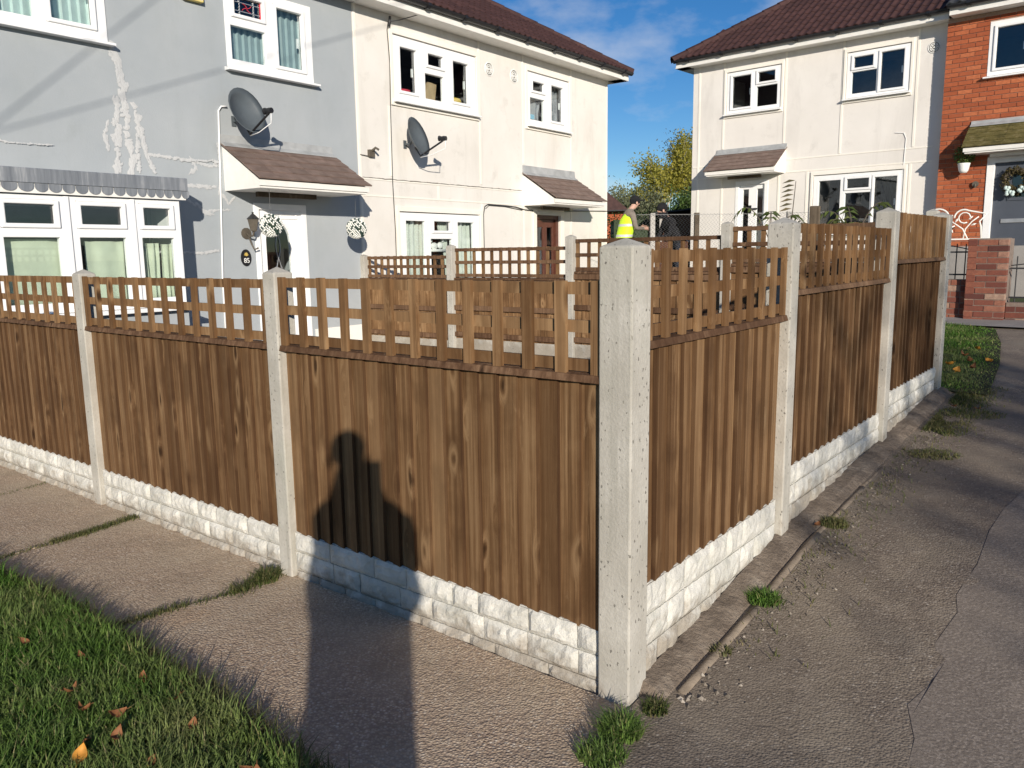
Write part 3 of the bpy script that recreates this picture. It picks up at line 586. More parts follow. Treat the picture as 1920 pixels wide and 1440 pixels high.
def gravel(fr, x0, x1, z0, z1, label, courses=3, proud=0):
    t_ = thing('gravel_board', label, 'gravel board', fr.at(x0, 0, z0), fr.a); rr = random.Random(label); W_, H_ = x1-x0, z1-z0
    MB().box(.002, W_-.002, .034, .075, 0, H_).obj('slab', 'painted_stone', t_)
    hc = H_/courses
    for c in range(courses):
        x = .004+rr.uniform(-.0, .0); first = True
        while x < W_-.01:
            w = rr.uniform(.13, .33); 
            if first: w = rr.uniform(.08, .3); first = False
            if W_-x-w < .09: w = W_-x-.004
            nx, nzz = max(4, int(w/.022)), 5; V = []; Fc = []; g = .0022; sd_ = rr.uniform(0, 100)
            tx, tz = rr.uniform(-.008, .008), rr.uniform(-.005, .005)
            for j in range(nzz+1):
                for i in range(nx+1):
                    px = x+g+(w-2*g)*i/nx; pz = c*hc+g+(hc-2*g)*j/nzz
                    e = min(1, min(i, nx-i)/1.3, min(j, nzz-j)/1.2)
                    q = noise.fractal(Vector((px*26+sd_, pz*30, sd_)), 1, 2, 4)*.008+.6*tx*(2*i/nx-1)+.6*tz*(2*j/nzz-1)
                    V.append((px+(.004*noise.noise(Vector((pz*40, sd_, px*20))) if i in (0, nx) else 0), .036-(.009+(.012+q)*min(1, e)) , pz+(.004*noise.noise(Vector((px*30, sd_, 3))) if j in (0, nzz) else 0)))
            for j in range(nzz):
                for i in range(nx): k = j*(nx+1)+i; Fc.append((k, k+1, k+nx+2, k+nx+1))
            # sides back to the slab
            ring = [i for i in range(nx+1)]+[(j+1)*(nx+1)-1 for j in range(1, nzz+1)]+[nzz*(nx+1)+i for i in range(nx-1, -1, -1)]+[j*(nx+1) for j in range(nzz-1, 0, -1)]
            k0 = len(V)
            for r_ in ring: V.append((V[r_][0], .04, V[r_][2]))
            m = len(ring)
            for i in range(m): Fc.append((ring[(i+1) % m], ring[i], k0+i, k0+(i+1) % m))
            MB().add(V, Fc).obj('stone', 'painted_stone', t_, fix=True); x += w
    return t_
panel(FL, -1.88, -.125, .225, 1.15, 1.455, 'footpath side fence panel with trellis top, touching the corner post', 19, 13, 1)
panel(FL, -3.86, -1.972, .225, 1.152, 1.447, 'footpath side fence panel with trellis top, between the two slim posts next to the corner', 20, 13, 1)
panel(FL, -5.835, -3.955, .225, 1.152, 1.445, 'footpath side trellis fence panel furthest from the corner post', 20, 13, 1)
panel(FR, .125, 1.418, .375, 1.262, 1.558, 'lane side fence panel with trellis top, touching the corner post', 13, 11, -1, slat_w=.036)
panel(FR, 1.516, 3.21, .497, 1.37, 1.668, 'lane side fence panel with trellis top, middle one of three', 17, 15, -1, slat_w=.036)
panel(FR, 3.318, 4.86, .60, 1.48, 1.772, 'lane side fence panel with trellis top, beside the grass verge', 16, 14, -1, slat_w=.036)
gravel(FL, -1.88, -.125, -.06, .228, 'white rock-faced gravel board under the footpath panel by the corner post')
gravel(FL, -3.86, -1.972, -.06, .228, 'white rock-faced gravel board under the middle footpath panel')
gravel(FL, -5.835, -3.955, -.06, .228, 'white rock-faced gravel board under the footpath panel furthest from the corner')
gravel(FR, .125, 1.418, .03, .378, 'white rock-faced gravel board under the lane panel by the corner post')
gravel(FR, 1.516, 3.21, .195, .50, 'white rock-faced gravel board under the middle lane panel')
gravel(FR, 3.318, 4.86, .30, .603, 'white rock-faced gravel board under the lane panel by the verge')
# divider between the two gardens (seen from its back: rails towards us)
ip = [-8.83, -7.15, -5.27, -3.35, -1.45]; it = [1.54, 1.65, 1.73, 1.815, 1.86]
for i, (x, z) in enumerate(zip(ip, it)):
    post(FI, x-.05, x+.05, -.05, .05, .2, z, ['concrete divider post against the join of grey and cream houses', 'concrete divider post in front of the cream house window', 'concrete divider post between cream house door and corner post', 'concrete divider post in front of the chain-link mesh', 'concrete divider post behind the last lane-side post'][i], .025)
for i, (zg, zc, zt) in enumerate([(.40, 1.235, 1.535), (.44, 1.25, 1.622), (.46, 1.335, 1.70), (.5, 1.42, 1.785)]):
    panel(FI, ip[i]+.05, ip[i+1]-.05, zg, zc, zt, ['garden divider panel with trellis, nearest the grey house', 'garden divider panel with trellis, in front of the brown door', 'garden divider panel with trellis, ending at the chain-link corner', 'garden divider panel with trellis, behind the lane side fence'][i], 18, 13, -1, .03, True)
    o = MB().box(0, ip[i+1]-ip[i]-.1, 0, .045, 0, .30).obj('gravel_board', 'post_concrete', loc=FI.at(ip[i]+.05, .0, zg-.295), rot=(0, 0, FI.a), bevel=.004)
    tag(o, ['plain concrete gravel board of the divider nearest the grey house', 'plain concrete gravel board of the divider in front of the brown door', 'plain concrete gravel board of the divider before the chain-link corner', 'plain concrete gravel board of the divider behind the lane fence'][i], 'gravel board')
# ------------------------------------------------------------------ houses
class House:
    def __init__(s, name, label, fr, x0, zg, cat='house'):
        s.fr = fr; s.off = (x0, 0, zg); s.e = thing(name, label, cat, fr.at(x0, 0, zg), fr.a)
    def mb(s): return MB(s.off)
    def loc(s, x, y, z): return (x-s.off[0], y-s.off[1], z-s.off[2])
def window(h, x0, x1, z0, z1, lights, y=0., label=None, sill=True, bars=()):
    """lights: (xa, xb, za, zb, opener) glass sizes; opener lights carry a raised sash"""
    sw = .045
    holes = [((xa-sw, xb+sw, za-sw, zb+sw) if op else (xa, xb, za, zb)) for xa, xb, za, zb, op in lights]
    w = h.mb().plate(x0, x1, z0, z1, holes, y-.012, y+.06).obj('window', 'upvc', h.e, bevel=.004)
    if label: w['label'] = label
    for xa, xb, za, zb, op in lights:
        if op: h.mb().plate(xa-sw+.002, xb+sw-.002, za-sw+.002, zb+sw-.002, [(xa, xb, za, zb)], y-.034, y+.03).obj('sash', 'upvc', w, bevel=.01)
        if op and zb-za > .3: h.mb().box(xb-.05 if xb-xa > .3 else xa-.03, (xb-.05 if xb-xa > .3 else xa-.03)+.02, y+.026, y+.05, (za+zb)/2-.07, (za+zb)/2+.05).obj('handle', 'upvc', w)
        h.mb().box(xa-.004, xb+.004, y+.018, y+.024, za-.004, zb+.004).obj('pane', 'glass', w)
    if sill: h.mb().prism([(y-.10, z0-.045), (y-.10, z0-.022), (y-.012, z0-.004), (y+.02, z0-.004), (y+.02, z0-.045)], x0-.04, x1+.04, 'x').obj('sill', 'upvc', w)
    return w
def shell(h, x0, x1, z0, z1, openings, mat, depth=7, th=.25, y=0.):
    w = h.mb().plate(x0, x1, z0, z1, openings, y, y+th).obj('wall', mat, h.e)
    mb = h.mb(); mb.box(x0, x0+th, y+th+.002, depth, z0, z1); mb.box(x1-th, x1, y+th+.002, depth, z0, z1); mb.box(x0+th, x1-th, depth-th, depth, z0, z1)
    mb.obj('rear_wall', mat, h.e)
    mb = h.mb(); mb.box(x0+th, x1-th, y+1.9, y+2.0, z0, z1-.05); mb.box(x0+th, x1-th, y+th+.01, y+1.9, z0+2.35, z0+2.5); mb.box(x0+th, x1-th, y+th+.01, y+1.9, z1-.1, z1-.05)
    mb.obj('interior', 'room', h.e)
    return w
def tile_mesh(mat, w=.30, L=.36):
    mb = MB(); V = []; Fc = []; n = 12
    for j, (yy, dz) in enumerate(((0, .014), (L, .0))):
        for i in range(n+1):
            t_ = i/n; q = (t_*2) % 1; zz_ = .032*max(0, math.sin(math.pi*min(1, q*1.6)))**1.2 if t_ < .999 else 0
            V.append(((t_-.5)*w*1.02, yy, zz_+dz+.02))
    for i in range(n): Fc.append((i, i+1, n+2+i, n+1+i))
    k = len(V)
    for i in range(n+1): V.append((V[i][0], 0, V[i][2]-.022))
    for i in range(n): Fc.append((i+1, i, k+i, k+i+1))
    return mb.add(V, Fc).mesh('tile', mat, fix=False)
def hip_cap(mat, L=.4):
    mb = MB(); V = []; Fc = []
    pr = [(-.13, -.05), (-.09, .03), (0, .07), (.09, .03), (.13, -.05)]
    for yy, g in ((0, .012), (L, 0)):
        for x, z in pr: V.append((x, yy, z+g))
    for i in range(4): Fc.append((i, i+1, 6+i, 5+i))
    for x, z in pr: V.append((x, 0, z-.012))
    for i in range(4): Fc.append((i+1, i, 10+i, 11+i))
    return mb.add(V, Fc).mesh('hip_tile', mat, fix=False)
def roof(h, x0, x1, hipL, hipR, y0, z0, pitch, mat, depth, rows_single, cols_from=None, underlay='black_plastic'):
    """front slope eaves at y0; hips at 45 degrees in plan"""
    tp = math.tan(pitch); T = depth; xl, xr = (x0+T if hipL else x0), (x1-T if hipR else x1)
    mb = h.mb(); yb = y0+2*T
    V = [(x0, y0, z0), (x1, y0, z0), (x1, yb, z0), (x0, yb, z0), (xl, y0+T, z0+T*tp), (xr, y0+T, z0+T*tp)]
    mb.add(V, [(0, 1, 5, 4), (1, 2, 5), (2, 3, 4, 5), (3, 0, 4), (3, 2, 1, 0)])
    ro = mb.obj('roof', mat, h.e)
    tm = tile_mesh(mat); gauge = .285; w = .30; rows = int(T/math.cos(pitch)/gauge); rest = MB(h.off); cnt = 0
    M = Matrix.Rotation(pitch, 4, 'X')
    for r_ in range(rows):
        s_ = r_*gauge-.02; t_ = s_*math.cos(pitch)
        n = int((x1-x0)/w)
        for i in range(n+1):
            x = x0+w/2+i*w
            if hipL and x-x0 < t_+.02: continue
            if hipR and x1-x < t_+.02: continue
            if x > x1-w*.3: continue
            l = (x, y0+t_, z0+s_*math.sin(pitch)+.004)
            if r_ < rows_single and (cols_from is None or x >= cols_from) and cnt < 300:
                put(tm, 'tile', ro, h.loc(*l), (pitch, 0, 0)); cnt += 1
            else: rest.add([Vector(l)+M @ v.co for v in tm.vertices], [tuple(p.vertices) for p in tm.polygons])
    if rest.v: tag(rest.obj('far_tiles', mat, ro, fix=False), kind='stuff')
    hm = hip_cap(mat)
    for flag, xe, sgn in ((hipL, x0, 1), (hipR, x1, -1)):
        if not flag: continue
        d = Vector((sgn, 1, tp)); Lh = d.length*T; u_ = d.normalized()
        k = 0
        while k*.36 < Lh:
            P = Vector((xe, y0, z0+.035))+u_*(k*.36-.03)
            o = put(hm, 'hip_tile', ro, h.loc(*P)); o.rotation_euler = (math.asin(u_.z), 0, math.atan2(-u_.x, u_.y)); k += 1
    return ro
def eaves(h, x0, x1, ywall, y0, z0, brackets, ends=True, side=None):
    """white soffit and fascia, black half-round gutter with brackets"""
    e_ = h.mb().prism([(y0+.03, z0-.15), (y0+.03, z0+.0), (y0+.055, z0+.0), (y0+.055, z0-.125), (ywall, z0-.125), (ywall, z0-.15)], x0, x1, 'x').obj('fascia', 'white_board', h.e)
    g = h.mb(); ns = 8; V = []; yc, zc = y0-.025, z0-.0
    for x in (x0-.02, x1+.02):
        for q, rr_ in (('o', .056), ('i', .050)):
            for k in range(ns+1):
                a = math.pi+math.pi*k/ns; V.append((x, yc+rr_*math.cos(a), zc+rr_*math.sin(a)))
    m = ns+1; Fc = []
    for k in range(ns): Fc += [(k, k+1, 2*m+k+1, 2*m+k), (m+k+1, m+k, 3*m+k, 3*m+k+1), (k+1, k, m+k, m+k+1), (2*m+k, 2*m+k+1, 3*m+k+1, 3*m+k)]
    Fc += [(0, 2*m, 3*m, m), (ns, m+ns, 3*m+ns, 2*m+ns)]
    g.add(V, Fc); gu = g.obj('gutter', 'black_plastic', h.e, smooth=False)
    for i in range(brackets):
        x = x0+.3+(x1-x0-.6)*i/max(1, brackets-1)
        h.mb().prism([(yc-.064, zc+.01), (yc-.066, zc-.03), (yc-.03, zc-.068), (yc+.03, zc-.068), (yc+.054, zc-.04), (yc+.054, zc+.01)], x-.028, x+.028, 'x').obj('gutter_bracket', 'black_plastic', gu)
    h.mb().box(x0, x1, y0-.01, y0+.03, z0+.0, z0+.035).obj('eaves_filler', 'black_plastic', h.e)
def canopy(h, x0, x1, yw, zw, dep, zf, ztop, mat='canopy_tile', ncol=6, nrow=5, cheek='L', soffit=.06):
    """lean-to door hood: flashing, courses of tiles, white cheeks, fascia and soffit"""
    c = h.mb().prism([(yw, zf-.11), (yw, zw-.03), (yw-dep+.02, zf-.03), (yw-dep+.02, zf-.11)], x0+.02, x1-.02, 'x').obj('canopy', 'white_board', h.e)
    h.mb().prism([(yw-.002, zw-.02), (yw-.002, ztop), (yw-.018, ztop), (yw-.03, zw+.02), (yw-.10, zw-.025), (yw-.10, zw-.035)], x0-.005, x1+.005, 'x').obj('flashing', 'flashing', c)
    sl = math.atan2(zw-zf, dep); L = math.hypot(dep, zw-zf); g = L/nrow; wt = (x1-x0+.04)/ncol
    tm = MB().add([(0, 0, 0), (wt-.003, 0, 0), (wt-.003, g+.03, 0), (0, g+.03, 0), (0, 0, .018), (wt-.003, 0, .018), (wt-.003, g+.03, .004), (0, g+.03, .004)], [(3, 2, 1, 0), (4, 5, 6, 7), (0, 1, 5, 4), (1, 2, 6, 5), (2, 3, 7, 6), (3, 0, 4, 7)]).mesh('tile', mat)
    for r_ in range(nrow):
        for i in range(ncol):
            put(tm, 'tile', c, h.loc(x0-.02+i*wt, yw-dep-.03+r_*g*math.cos(sl), zf-.012+r_*g*math.sin(sl)+random.uniform(0, .003)), (sl, 0, 0))
    h.mb().box(x0+.0, x1-.0, yw-dep+.0, yw-dep+.018, zf-.085, zf-.02).obj('fascia', 'white_board', c)
    h.mb().box(x0+.35, x1-.45, yw-.2, yw-.14, zf-.17, zf-.112).obj('beam', 'old_wood' if mat != 'mossy_tile' else 'white_board', c)
    return c
def blob_patch(h, pts, wd, seed, mat='patch_plaster', y=-.0022):
    """ragged dabs of filler along a line on the wall"""
    rr = random.Random(seed); mb = h.mb(); T = sum(math.hypot(b[0]-a[0], b[1]-a[1]) for a, b in zip(pts, pts[1:])); n = max(4, int(T/(wd*.75))); k_ = 0
    for i in range(n):
        q = (i+rr.uniform(-.3, .3))/max(1, n-1)*(len(pts)-1); q = max(0, min(q, len(pts)-1.001)); k = int(q); f_ = q-k
        dx, dz = pts[k+1][0]-pts[k][0], pts[k+1][1]-pts[k][1]; l = math.hypot(dx, dz); ux, uz = dx/l, dz/l
        cx = pts[k][0]+dx*f_+rr.gauss(0, wd*.25); cz = pts[k][1]+dz*f_+rr.gauss(0, wd*.25)
        a = wd*rr.uniform(.5, 1.5); b = wd*rr.uniform(.3, .95); m = 15; poly = []; s0 = rr.uniform(0, 99)
        for j in range(m):
            t_ = 6.2832*j/m; r_ = 1+.9*noise.noise(Vector((math.cos(t_)*1.6+s0, math.sin(t_)*1.6, s0))); poly.append((a*r_*math.cos(t_), b*r_*math.sin(t_)))
        yy = y-.00025*k_-rr.uniform(0, .0001); k_ += 1
        V = [(cx, yy-.002, cz)]+[(cx+ux*p-uz*q_, yy, cz+uz*p+ux*q_) for p, q_ in poly]
        mb.add(V, [(0, 1+j, 1+(j+1) % m) for j in range(m)])
    mb.obj('plaster_patch', mat, h.e, fix=False)
def hang(nm, mat, fr, x0, x1, y, z0, z1, label, cat, waves, amp=.025, gather=None, group=None, slats=False):
    """curtain or blind standing behind a window"""
    n = max(24, int((x1-x0)*90)); V = []; Fc = []
    for j in range(5):
        for i in range(n+1):
            t_ = i/n; z = z0+(z1-z0)*j/4; x = x0+(x1-x0)*t_; yy = amp*math.sin(t_*waves*6.283+.6*math.sin(j*1.3+t_*9)) if not slats else amp*((t_*waves) % 1-.5)*2
            if gather: x = gather+(x-gather)*(.35+.65*abs(j/4-.35)/.65) if False else x
            V.append((x-x0, yy, z-z0))
    for j in range(4):
        for i in range(n): k = j*(n+1)+i; Fc.append((k, k+1, k+n+2, k+n+1))
    o = MB().add(V, Fc).obj(nm, mat, loc=fr.at(x0, y, z0), rot=(0, 0, fr.a), smooth=not slats, fix=False)
    so_ = o.modifiers.new('s', 'SOLIDIFY'); so_.thickness = .004
    return tag(o, label, cat, group)

# ---- grey house
G = House('grey_house', 'pale blue-grey rendered house with white bay window and patched wall', FA, 4.0, .15)
shell(G, -2.2, 8.03, .15, 5.0, [(3.0, 4.58, 3.82, 4.76), (6.02, 7.31, 3.81, 4.76), (6.25, 7.07, .1, 2.22), (2.3, 4.85, .95, 2.1)], 'grey_render')
window(G, 3.0, 4.58, 3.82, 4.76, [(3.10, 3.37, 3.93, 4.66, 0), (3.50, 3.86, 3.92, 4.66, 0), (4.02, 4.43, 3.95, 4.64, 1)])
window(G, 6.02, 7.31, 3.81, 4.76, [(6.15, 6.55, 4.44, 4.64, 1), (6.09, 6.58, 3.91, 4.30, 0), (6.76, 7.15, 3.94, 4.63, 1)])
# leaded top light
mb = G.mb()
for x in (6.25, 6.45): mb.box(x-.004, x+.004, .012, .018, 4.44, 4.64)
for z in (4.49, 4.59): mb.box(6.15, 6.55, .012, .0175, z-.004, z+.004)
mb.obj('leaded_light', 'silver', G.e); mb = G.mb()
for a in (0, 1.57, 3.14, 4.71): mb.tube([(6.35+.06*math.cos(a+q*.5)*q, .012, 4.54+.04*math.sin(a+q*.5)*q) for q in (.1, .5, 1, 1.4)], .004, 4)
mb.box(6.15, 6.165, .010, .017, 4.44, 4.64); mb.box(6.535, 6.55, .010, .017, 4.44, 4.64); mb.obj('leaded_motif', 'red_toy', G.e)
for i, (a, b) in enumerate([(3.08, 3.9), (4.0, 4.46)]): hang('vertical_blind', 'blind_pale', FA, a, b, .12, 3.9, 4.68, ['pale vertical blind in the grey house upper window above the bay, wide light', 'pale vertical blind in the grey house upper window above the bay, opening light'][i], 'blind', int((b-a)/.085), .02, slats=True)
for i, (a, b) in enumerate([(6.07, 6.62), (6.72, 7.2)]): hang('vertical_blind', 'blind_blue', FA, a, b, .12, 3.88, (4.36, 4.68)[i], ['blue-grey vertical blind below the leaded light of the grey house', 'blue-grey vertical blind in the tall light above the door hood'][i], 'blind', int((b-a)/.085), .02, slats=True)
# bay
bo = -.5
bw = G.mb().plate(2.1, 4.97, .1, 1.0, [], bo, bo+.12).obj('bay_wall', 'grey_render', G.e)
G.mb().box(4.85, 4.97, bo+.12, -.002, .1, 1.0).obj('bay_wall', 'grey_render', G.e)
lt = [(2.45, 2.93), (3.20, 3.64), (3.89, 4.30), (4.53, 4.83)]
window(G, 2.1, 4.95, 1.03, 2.165, [(a, b, 1.895, 2.075, 1) for a, b in lt]+[(a-.03, b+.03, 1.13, 1.765, 0) for a, b in lt], bo, 'white bay window with four top-hung lights')
for x in (3.05, 3.76, 4.42): G.mb().box(x-.02, x+.02, bo-.03, bo-.013, 1.04, 2.16).obj('mullion_cover', 'upvc', G.e, bevel=.006)
G.mb().plate(4.90, 4.95, 1.03, 2.165, [], bo+.062, -.002).obj('bay_end', 'upvc', G.e)
G.mb().box(2.0, 5.0, bo-.12, bo+.1, .985, 1.025).obj('bay_sill', 'upvc', G.e, bevel=.006)
br = G.mb().prism([(-.002, 2.18), (-.002, 2.46), (bo-.06, 2.405), (bo-.07, 2.395), (bo-.07, 2.27), (bo-.045, 2.265), (bo-.04, 2.18)], 2.0, 5.03, 'x').obj('bay_roof', 'lead', G.e)
G.mb().box(2.0, 5.01, bo-.052, bo-.046, 2.172, 2.262).obj('valance_board', 'white_board', br)
x = 2.02
while x < 4.98:
    w_ = .145 if x < 3.4 else (.125 if x < 4.4 else .098)
    mb = G.mb(); pl = [(x, 2.268), (x+w_*.93, 2.268)]
    for k in range(9):
        a = math.pi*k/8; pl.append((x+w_*.465+w_*.465*math.cos(a)*(1 if k else 1), 2.236-.05*math.sin(a)))
    mb.prism(pl, bo-.060, bo-.0535, 'y').obj('scallop', 'lead', br); x += w_
for i, (a, b) in enumerate([(3.12, 3.72), (3.94, 4.34), (4.52, 4.72)]):
    hang('curtain', 'curtain_green', FA, a, b, bo+.09, 1.06, 1.75-.02*i, ['pale green sheet hung in the bay window, widest piece', 'pale green sheet hung in the middle light of the bay window', 'pale green gathered curtain in the end light of the bay window'][i], 'curtain', (1.2, 1.5, 2.6)[i], (.008, .01, .02)[i])
hang('curtain', 'curtain_green', FA, 4.76, 4.88, bo+.1, 1.06, 1.70, 'narrow green curtain edge at the bay window corner', 'curtain', 1.5, .015)
hang('curtain', 'curtain_green', FA, 2.4, 2.98, bo+.09, 1.06, 1.75, 'pale green sheet hung in the far light of the bay window', 'curtain', 1.2, .008)
# door with arched glazing
def arch_pts(cx, z0, zs, r, n=10): return [(cx-r, z0), (cx+r, z0)]+[(cx+r*math.cos(math.pi*k/n), zs+r*1.15*math.sin(math.pi*k/n)) for k in range(n+1)]
G.mb().plate(6.25, 7.07, .15, 2.22, [(6.33, 6.99, .1, 2.14)], .0-.012, .10).obj('door_frame', 'upvc', G.e, bevel=.008)
dr = bmesh.new()
outer = [(6.333, .2), (6.987, .2), (6.987, 2.137), (6.333, 2.137)]; ip_ = arch_pts(6.62, 1.02, 1.76, .19)
vs = [dr.verts.new((a-4.0, 0, b-.15)) for a, b in outer]; vi = [dr.verts.new((a-4.0, 0, b-.15)) for a, b in ip_]
es = [dr.edges.new((vs[i], vs[(i+1) % 4])) for i in range(4)]+[dr.edges.new((vi[i], vi[(i+1) % len(vi)])) for i in range(len(vi))]
bmesh.ops.triangle_fill(dr, use_beauty=True, edges=es)
me = bpy.data.meshes.new('door'); dr.to_mesh(me); dr.free(); me.materials.append(MATS['upvc'])
door = put(me, 'door', G.e, (0, .05, 0)); q = door.modifiers.new('s', 'SOLIDIFY'); q.thickness = .05; q.offset = 0
G.mb().prism(ip_, .045, .05, 'y').obj('pane', 'glass', G.e)
mb = G.mb(); ap = arch_pts(6.62, 1.02, 1.76, .205)[2:]
mb.tube([(a, .022, b) for a, b in [(6.825, 1.02)]+ap+[(6.415, 1.02)]], .012, 6); mb.obj('glazing_bead', 'upvc', door and G.e)
mb = G.mb()
for sgn in (-1, 1):
    mb.tube([(6.62+sgn*.05*math.sin(k*.55)*(.4+.09*k if k < 7 else 1.2-.06*k), .040, 1.88-.062*k) for k in range(14)], .005, 5)
    mb.tube([(6.62+sgn*(.02+.08*math.sin(k*.39)), .040, 1.45-.05*k) for k in range(9)], .004, 5)
mb.obj('glass_motif', 'silver', G.e)
G.mb().plate(6.42, 6.92, .3, .9, [(6.46, 6.88, .34, .86)], .015, .026).obj('door_panel', 'upvc', G.e, bevel=.004)
G.mb().plate(6.40, 6.93, 2.03, 2.10, [(6.42, 6.91, 2.045, 2.085)], .012, .026).obj('door_panel', 'upvc', G.e, bevel=.003)
canopy(G, 5.85, 7.55, 0, 2.90, .73, 2.455, 3.01)
G.mb().box(7.12, 8.0, -.012, -.002, .15, .56).obj('plinth', 'white_plinth', G.e); G.mb().box(6.1, 7.3, -.7, -.002, .12, .24).obj('doorstep', 'plain_concrete', G.e, bevel=.01)
# repairs to the render
for i, (pts, wd) in enumerate([([(4.62, 3.80), (4.68, 3.62), (4.70, 3.40), (4.72, 3.1)], .05), ([(4.60, 3.72), (4.66, 3.60), (4.66, 3.42)], .025), ([(4.62, 3.25), (4.60, 3.0), (4.58, 2.75), (4.56, 2.50)], .05), ([(4.74, 3.2), (4.70, 2.9), (4.72, 2.6), (4.70, 2.46)], .05), ([(4.80, 3.22), (4.86, 2.95), (4.90, 2.72), (4.98, 2.5)], .035), ([(4.50, 3.0), (4.46, 2.85), (4.48, 2.75)], .035), ([(4.84, 3.1), (4.82, 2.85), (4.80, 2.5)], .03),
        ([(4.9, 2.70), (5.15, 2.685), (5.4, 2.67), (5.78, 2.69)], .022), ([(5.45, 2.68), (5.5, 2.60), (5.42, 2.52)], .03), ([(5.50, 2.66), (5.62, 2.63), (5.78, 2.64)], .022), ([(5.4, 2.38), (5.55, 2.38), (5.74, 2.385)], .025), ([(5.36, 2.22), (5.48, 2.16), (5.58, 2.07), (5.66, 2.06)], .03), ([(5.64, 2.10), (5.75, 2.11), (5.9, 2.12)], .02), ([(5.2, 1.62), (5.45, 1.60), (5.72, 1.63)], .02), ([(5.78, 2.3), (5.82, 2.5), (5.80, 2.9)], .015), ([(5.84, 2.30), (5.90, 2.2), (5.98, 2.26)], .025), ([(3.3, 2.72), (3.5, 2.69), (3.9, 2.70)], .010)]):
    blob_patch(G, pts, wd, i*7.3)
# conduit
mb = G.mb(); mb.tube([(5.95, -.03, 3.34), (5.88, -.018, 3.33), (5.845, -.016, 3.28), (5.82, -.016, 2.8), (5.79, -.016, 2.2), (5.74, -.016, 1.3), (5.72, -.016, .2)], .011, 6); mb.obj('cable', 'upvc', G.e, smooth=True)
roof(G, -2.5, 8.03, True, False, -.36, 5.13, R(31.5), 'roof_tile_brown', 3.7, 2, 6.0)
eaves(G, -2.4, 8.02, -.002, -.36, 5.13, 12)
# ---- cream house
C = House('cream_house', 'cream rendered end house with brown door and two satellite-side vents', FA, 11.0, .15)
C.e['label'] = 'cream rendered end house with a brown front door and round wall vents'
shell(C, 8.032, 14.89, .15, 5.0, [(8.79, 10.66, 3.81, 4.73), (12.10, 13.42, 3.83, 4.75), (8.81, 10.68, 1.05, 2.20), (12.34, 13.12, .1, 2.24)], 'cream_render')
window(C, 8.79, 10.66, 3.81, 4.71, [(8.92, 9.26, 3.95, 4.56, 1), (9.52, 9.86, 4.41, 4.57, 1), (9.46, 9.88, 3.91, 4.28, 0), (10.09, 10.46, 3.95, 4.56, 1)])
window(C, 12.10, 13.42, 3.83, 4.73, [(12.25, 12.60, 4.43, 4.58, 1), (12.18, 12.63, 3.92, 4.30, 0), (12.83, 13.21, 3.97, 4.59, 1)])
window(C, 8.81, 10.68, 1.05, 2.18, [(8.94, 9.36, 1.16, 2.06, 0), (9.55, 9.94, 1.92, 2.06, 1), (9.48, 9.99, 1.16, 1.79, 0), (10.13, 10.54, 1.16, 2.06, 0)])
for x0, x1, z0, z1 in ((8.79, 10.66, 3.81, 4.73), (12.10, 13.42, 3.83, 4.75), (8.81, 10.68, 1.05, 2.20)):
    C.mb().plate(x0-.07, x1+.07, z0-.09, z1+.07, [(x0-.012, x1+.012, z0-.052, z1-.006)], -.03, -.0015).obj('window_surround', 'strip_render', C.e, bevel=.005)
for x, z0, z1 in [(10.76, 2.7, 4.98), (11.97, 3.12, 4.98), (13.52, 3.12, 4.98), (8.68, 2.7, 3.7), (8.07, .2, 4.98), (14.86, .2, 4.98), (11.97, .3, 2.38), (13.52, .3, 2.38), (9.7, 2.4, 2.62), (10.78, 1.0, 2.38)]:
    C.mb().box(x-.022, x+.022, -.010, -.0015, z0, z1).obj('cover_strip', 'strip_render', C.e, bevel=.003)
for x0, x1, z in [(8.1, 11.9, 2.635), (8.1, 11.9, 2.40), (13.66, 14.83, 2.62)]:
    C.mb().box(x0, x1, -.008, -.0015, z-.012, z+.012).obj('cover_strip', 'strip_render', C.e, bevel=.003)
rc = random.Random(4)
for x0_, x1_, z_ in ((8.1, 11.9, 2.652),):
    mb = C.mb(); n_ = 60; pts = [(x0_+(x1_-x0_)*i/n_, z_+.008*noise.noise(Vector((i*.5, 1, 2)))) for i in range(n_+1)]
    for (a_, b_), (c_, d2) in zip(pts, pts[1:]):
        w_ = .003+.004*rc.random(); mb.add([(a_, -.0105, b_-w_), (c_, -.0105, d2-w_), (c_, -.0105, d2+w_), (a_, -.0105, b_+w_)], [(0, 1, 2, 3)])
    mb.obj('crack', 'bronze', C.e, fix=False)
hang('curtain', 'curtain_white', FA, 8.92, 9.44, .12, 1.1, 2.1, 'pale curtain in the left light of the cream ground floor window', 'curtain', 5, .02)
tag(bpy.data.objects[-1] if False else COL.objects[-1], 'pale gathered curtain in the ground floor window beside the drop cable', 'curtain')
hang('curtain', 'curtain_white', FA, 10.06, 10.58, .12, 1.1, 2.1, 'pale gathered curtain in the ground floor window on the brown door side', 'curtain', 5, .02)
for sgn, lab in ((-1, 'swept-back net curtain in the middle ground floor light, drop cable side'), (1, 'swept-back net curtain in the middle ground floor light, brown door side')):
    V = []; n = 14
    for j in range(7):
        wj = [.24, .2, .15, .1, .07, .06, .06][j] if j < 7 else .06; zj = 2.08-j*.16
        for i in range(n+1): V.append((sgn*(.27-wj*i/n), .015*math.sin(i*1.9), zj-1.1))
    Fc = [(j*(n+1)+i, j*(n+1)+i+1, (j+1)*(n+1)+i+1, (j+1)*(n+1)+i) for j in range(6) for i in range(n)]
    o = MB().add(V, Fc).obj('curtain', 'curtain_white', loc=FA.at(9.735, .12, 1.1), rot=(0, 0, FA.a), smooth=True, fix=False); q = o.modifiers.new('s', 'SOLIDIFY'); q.thickness = .004; tag(o, lab, 'curtain')
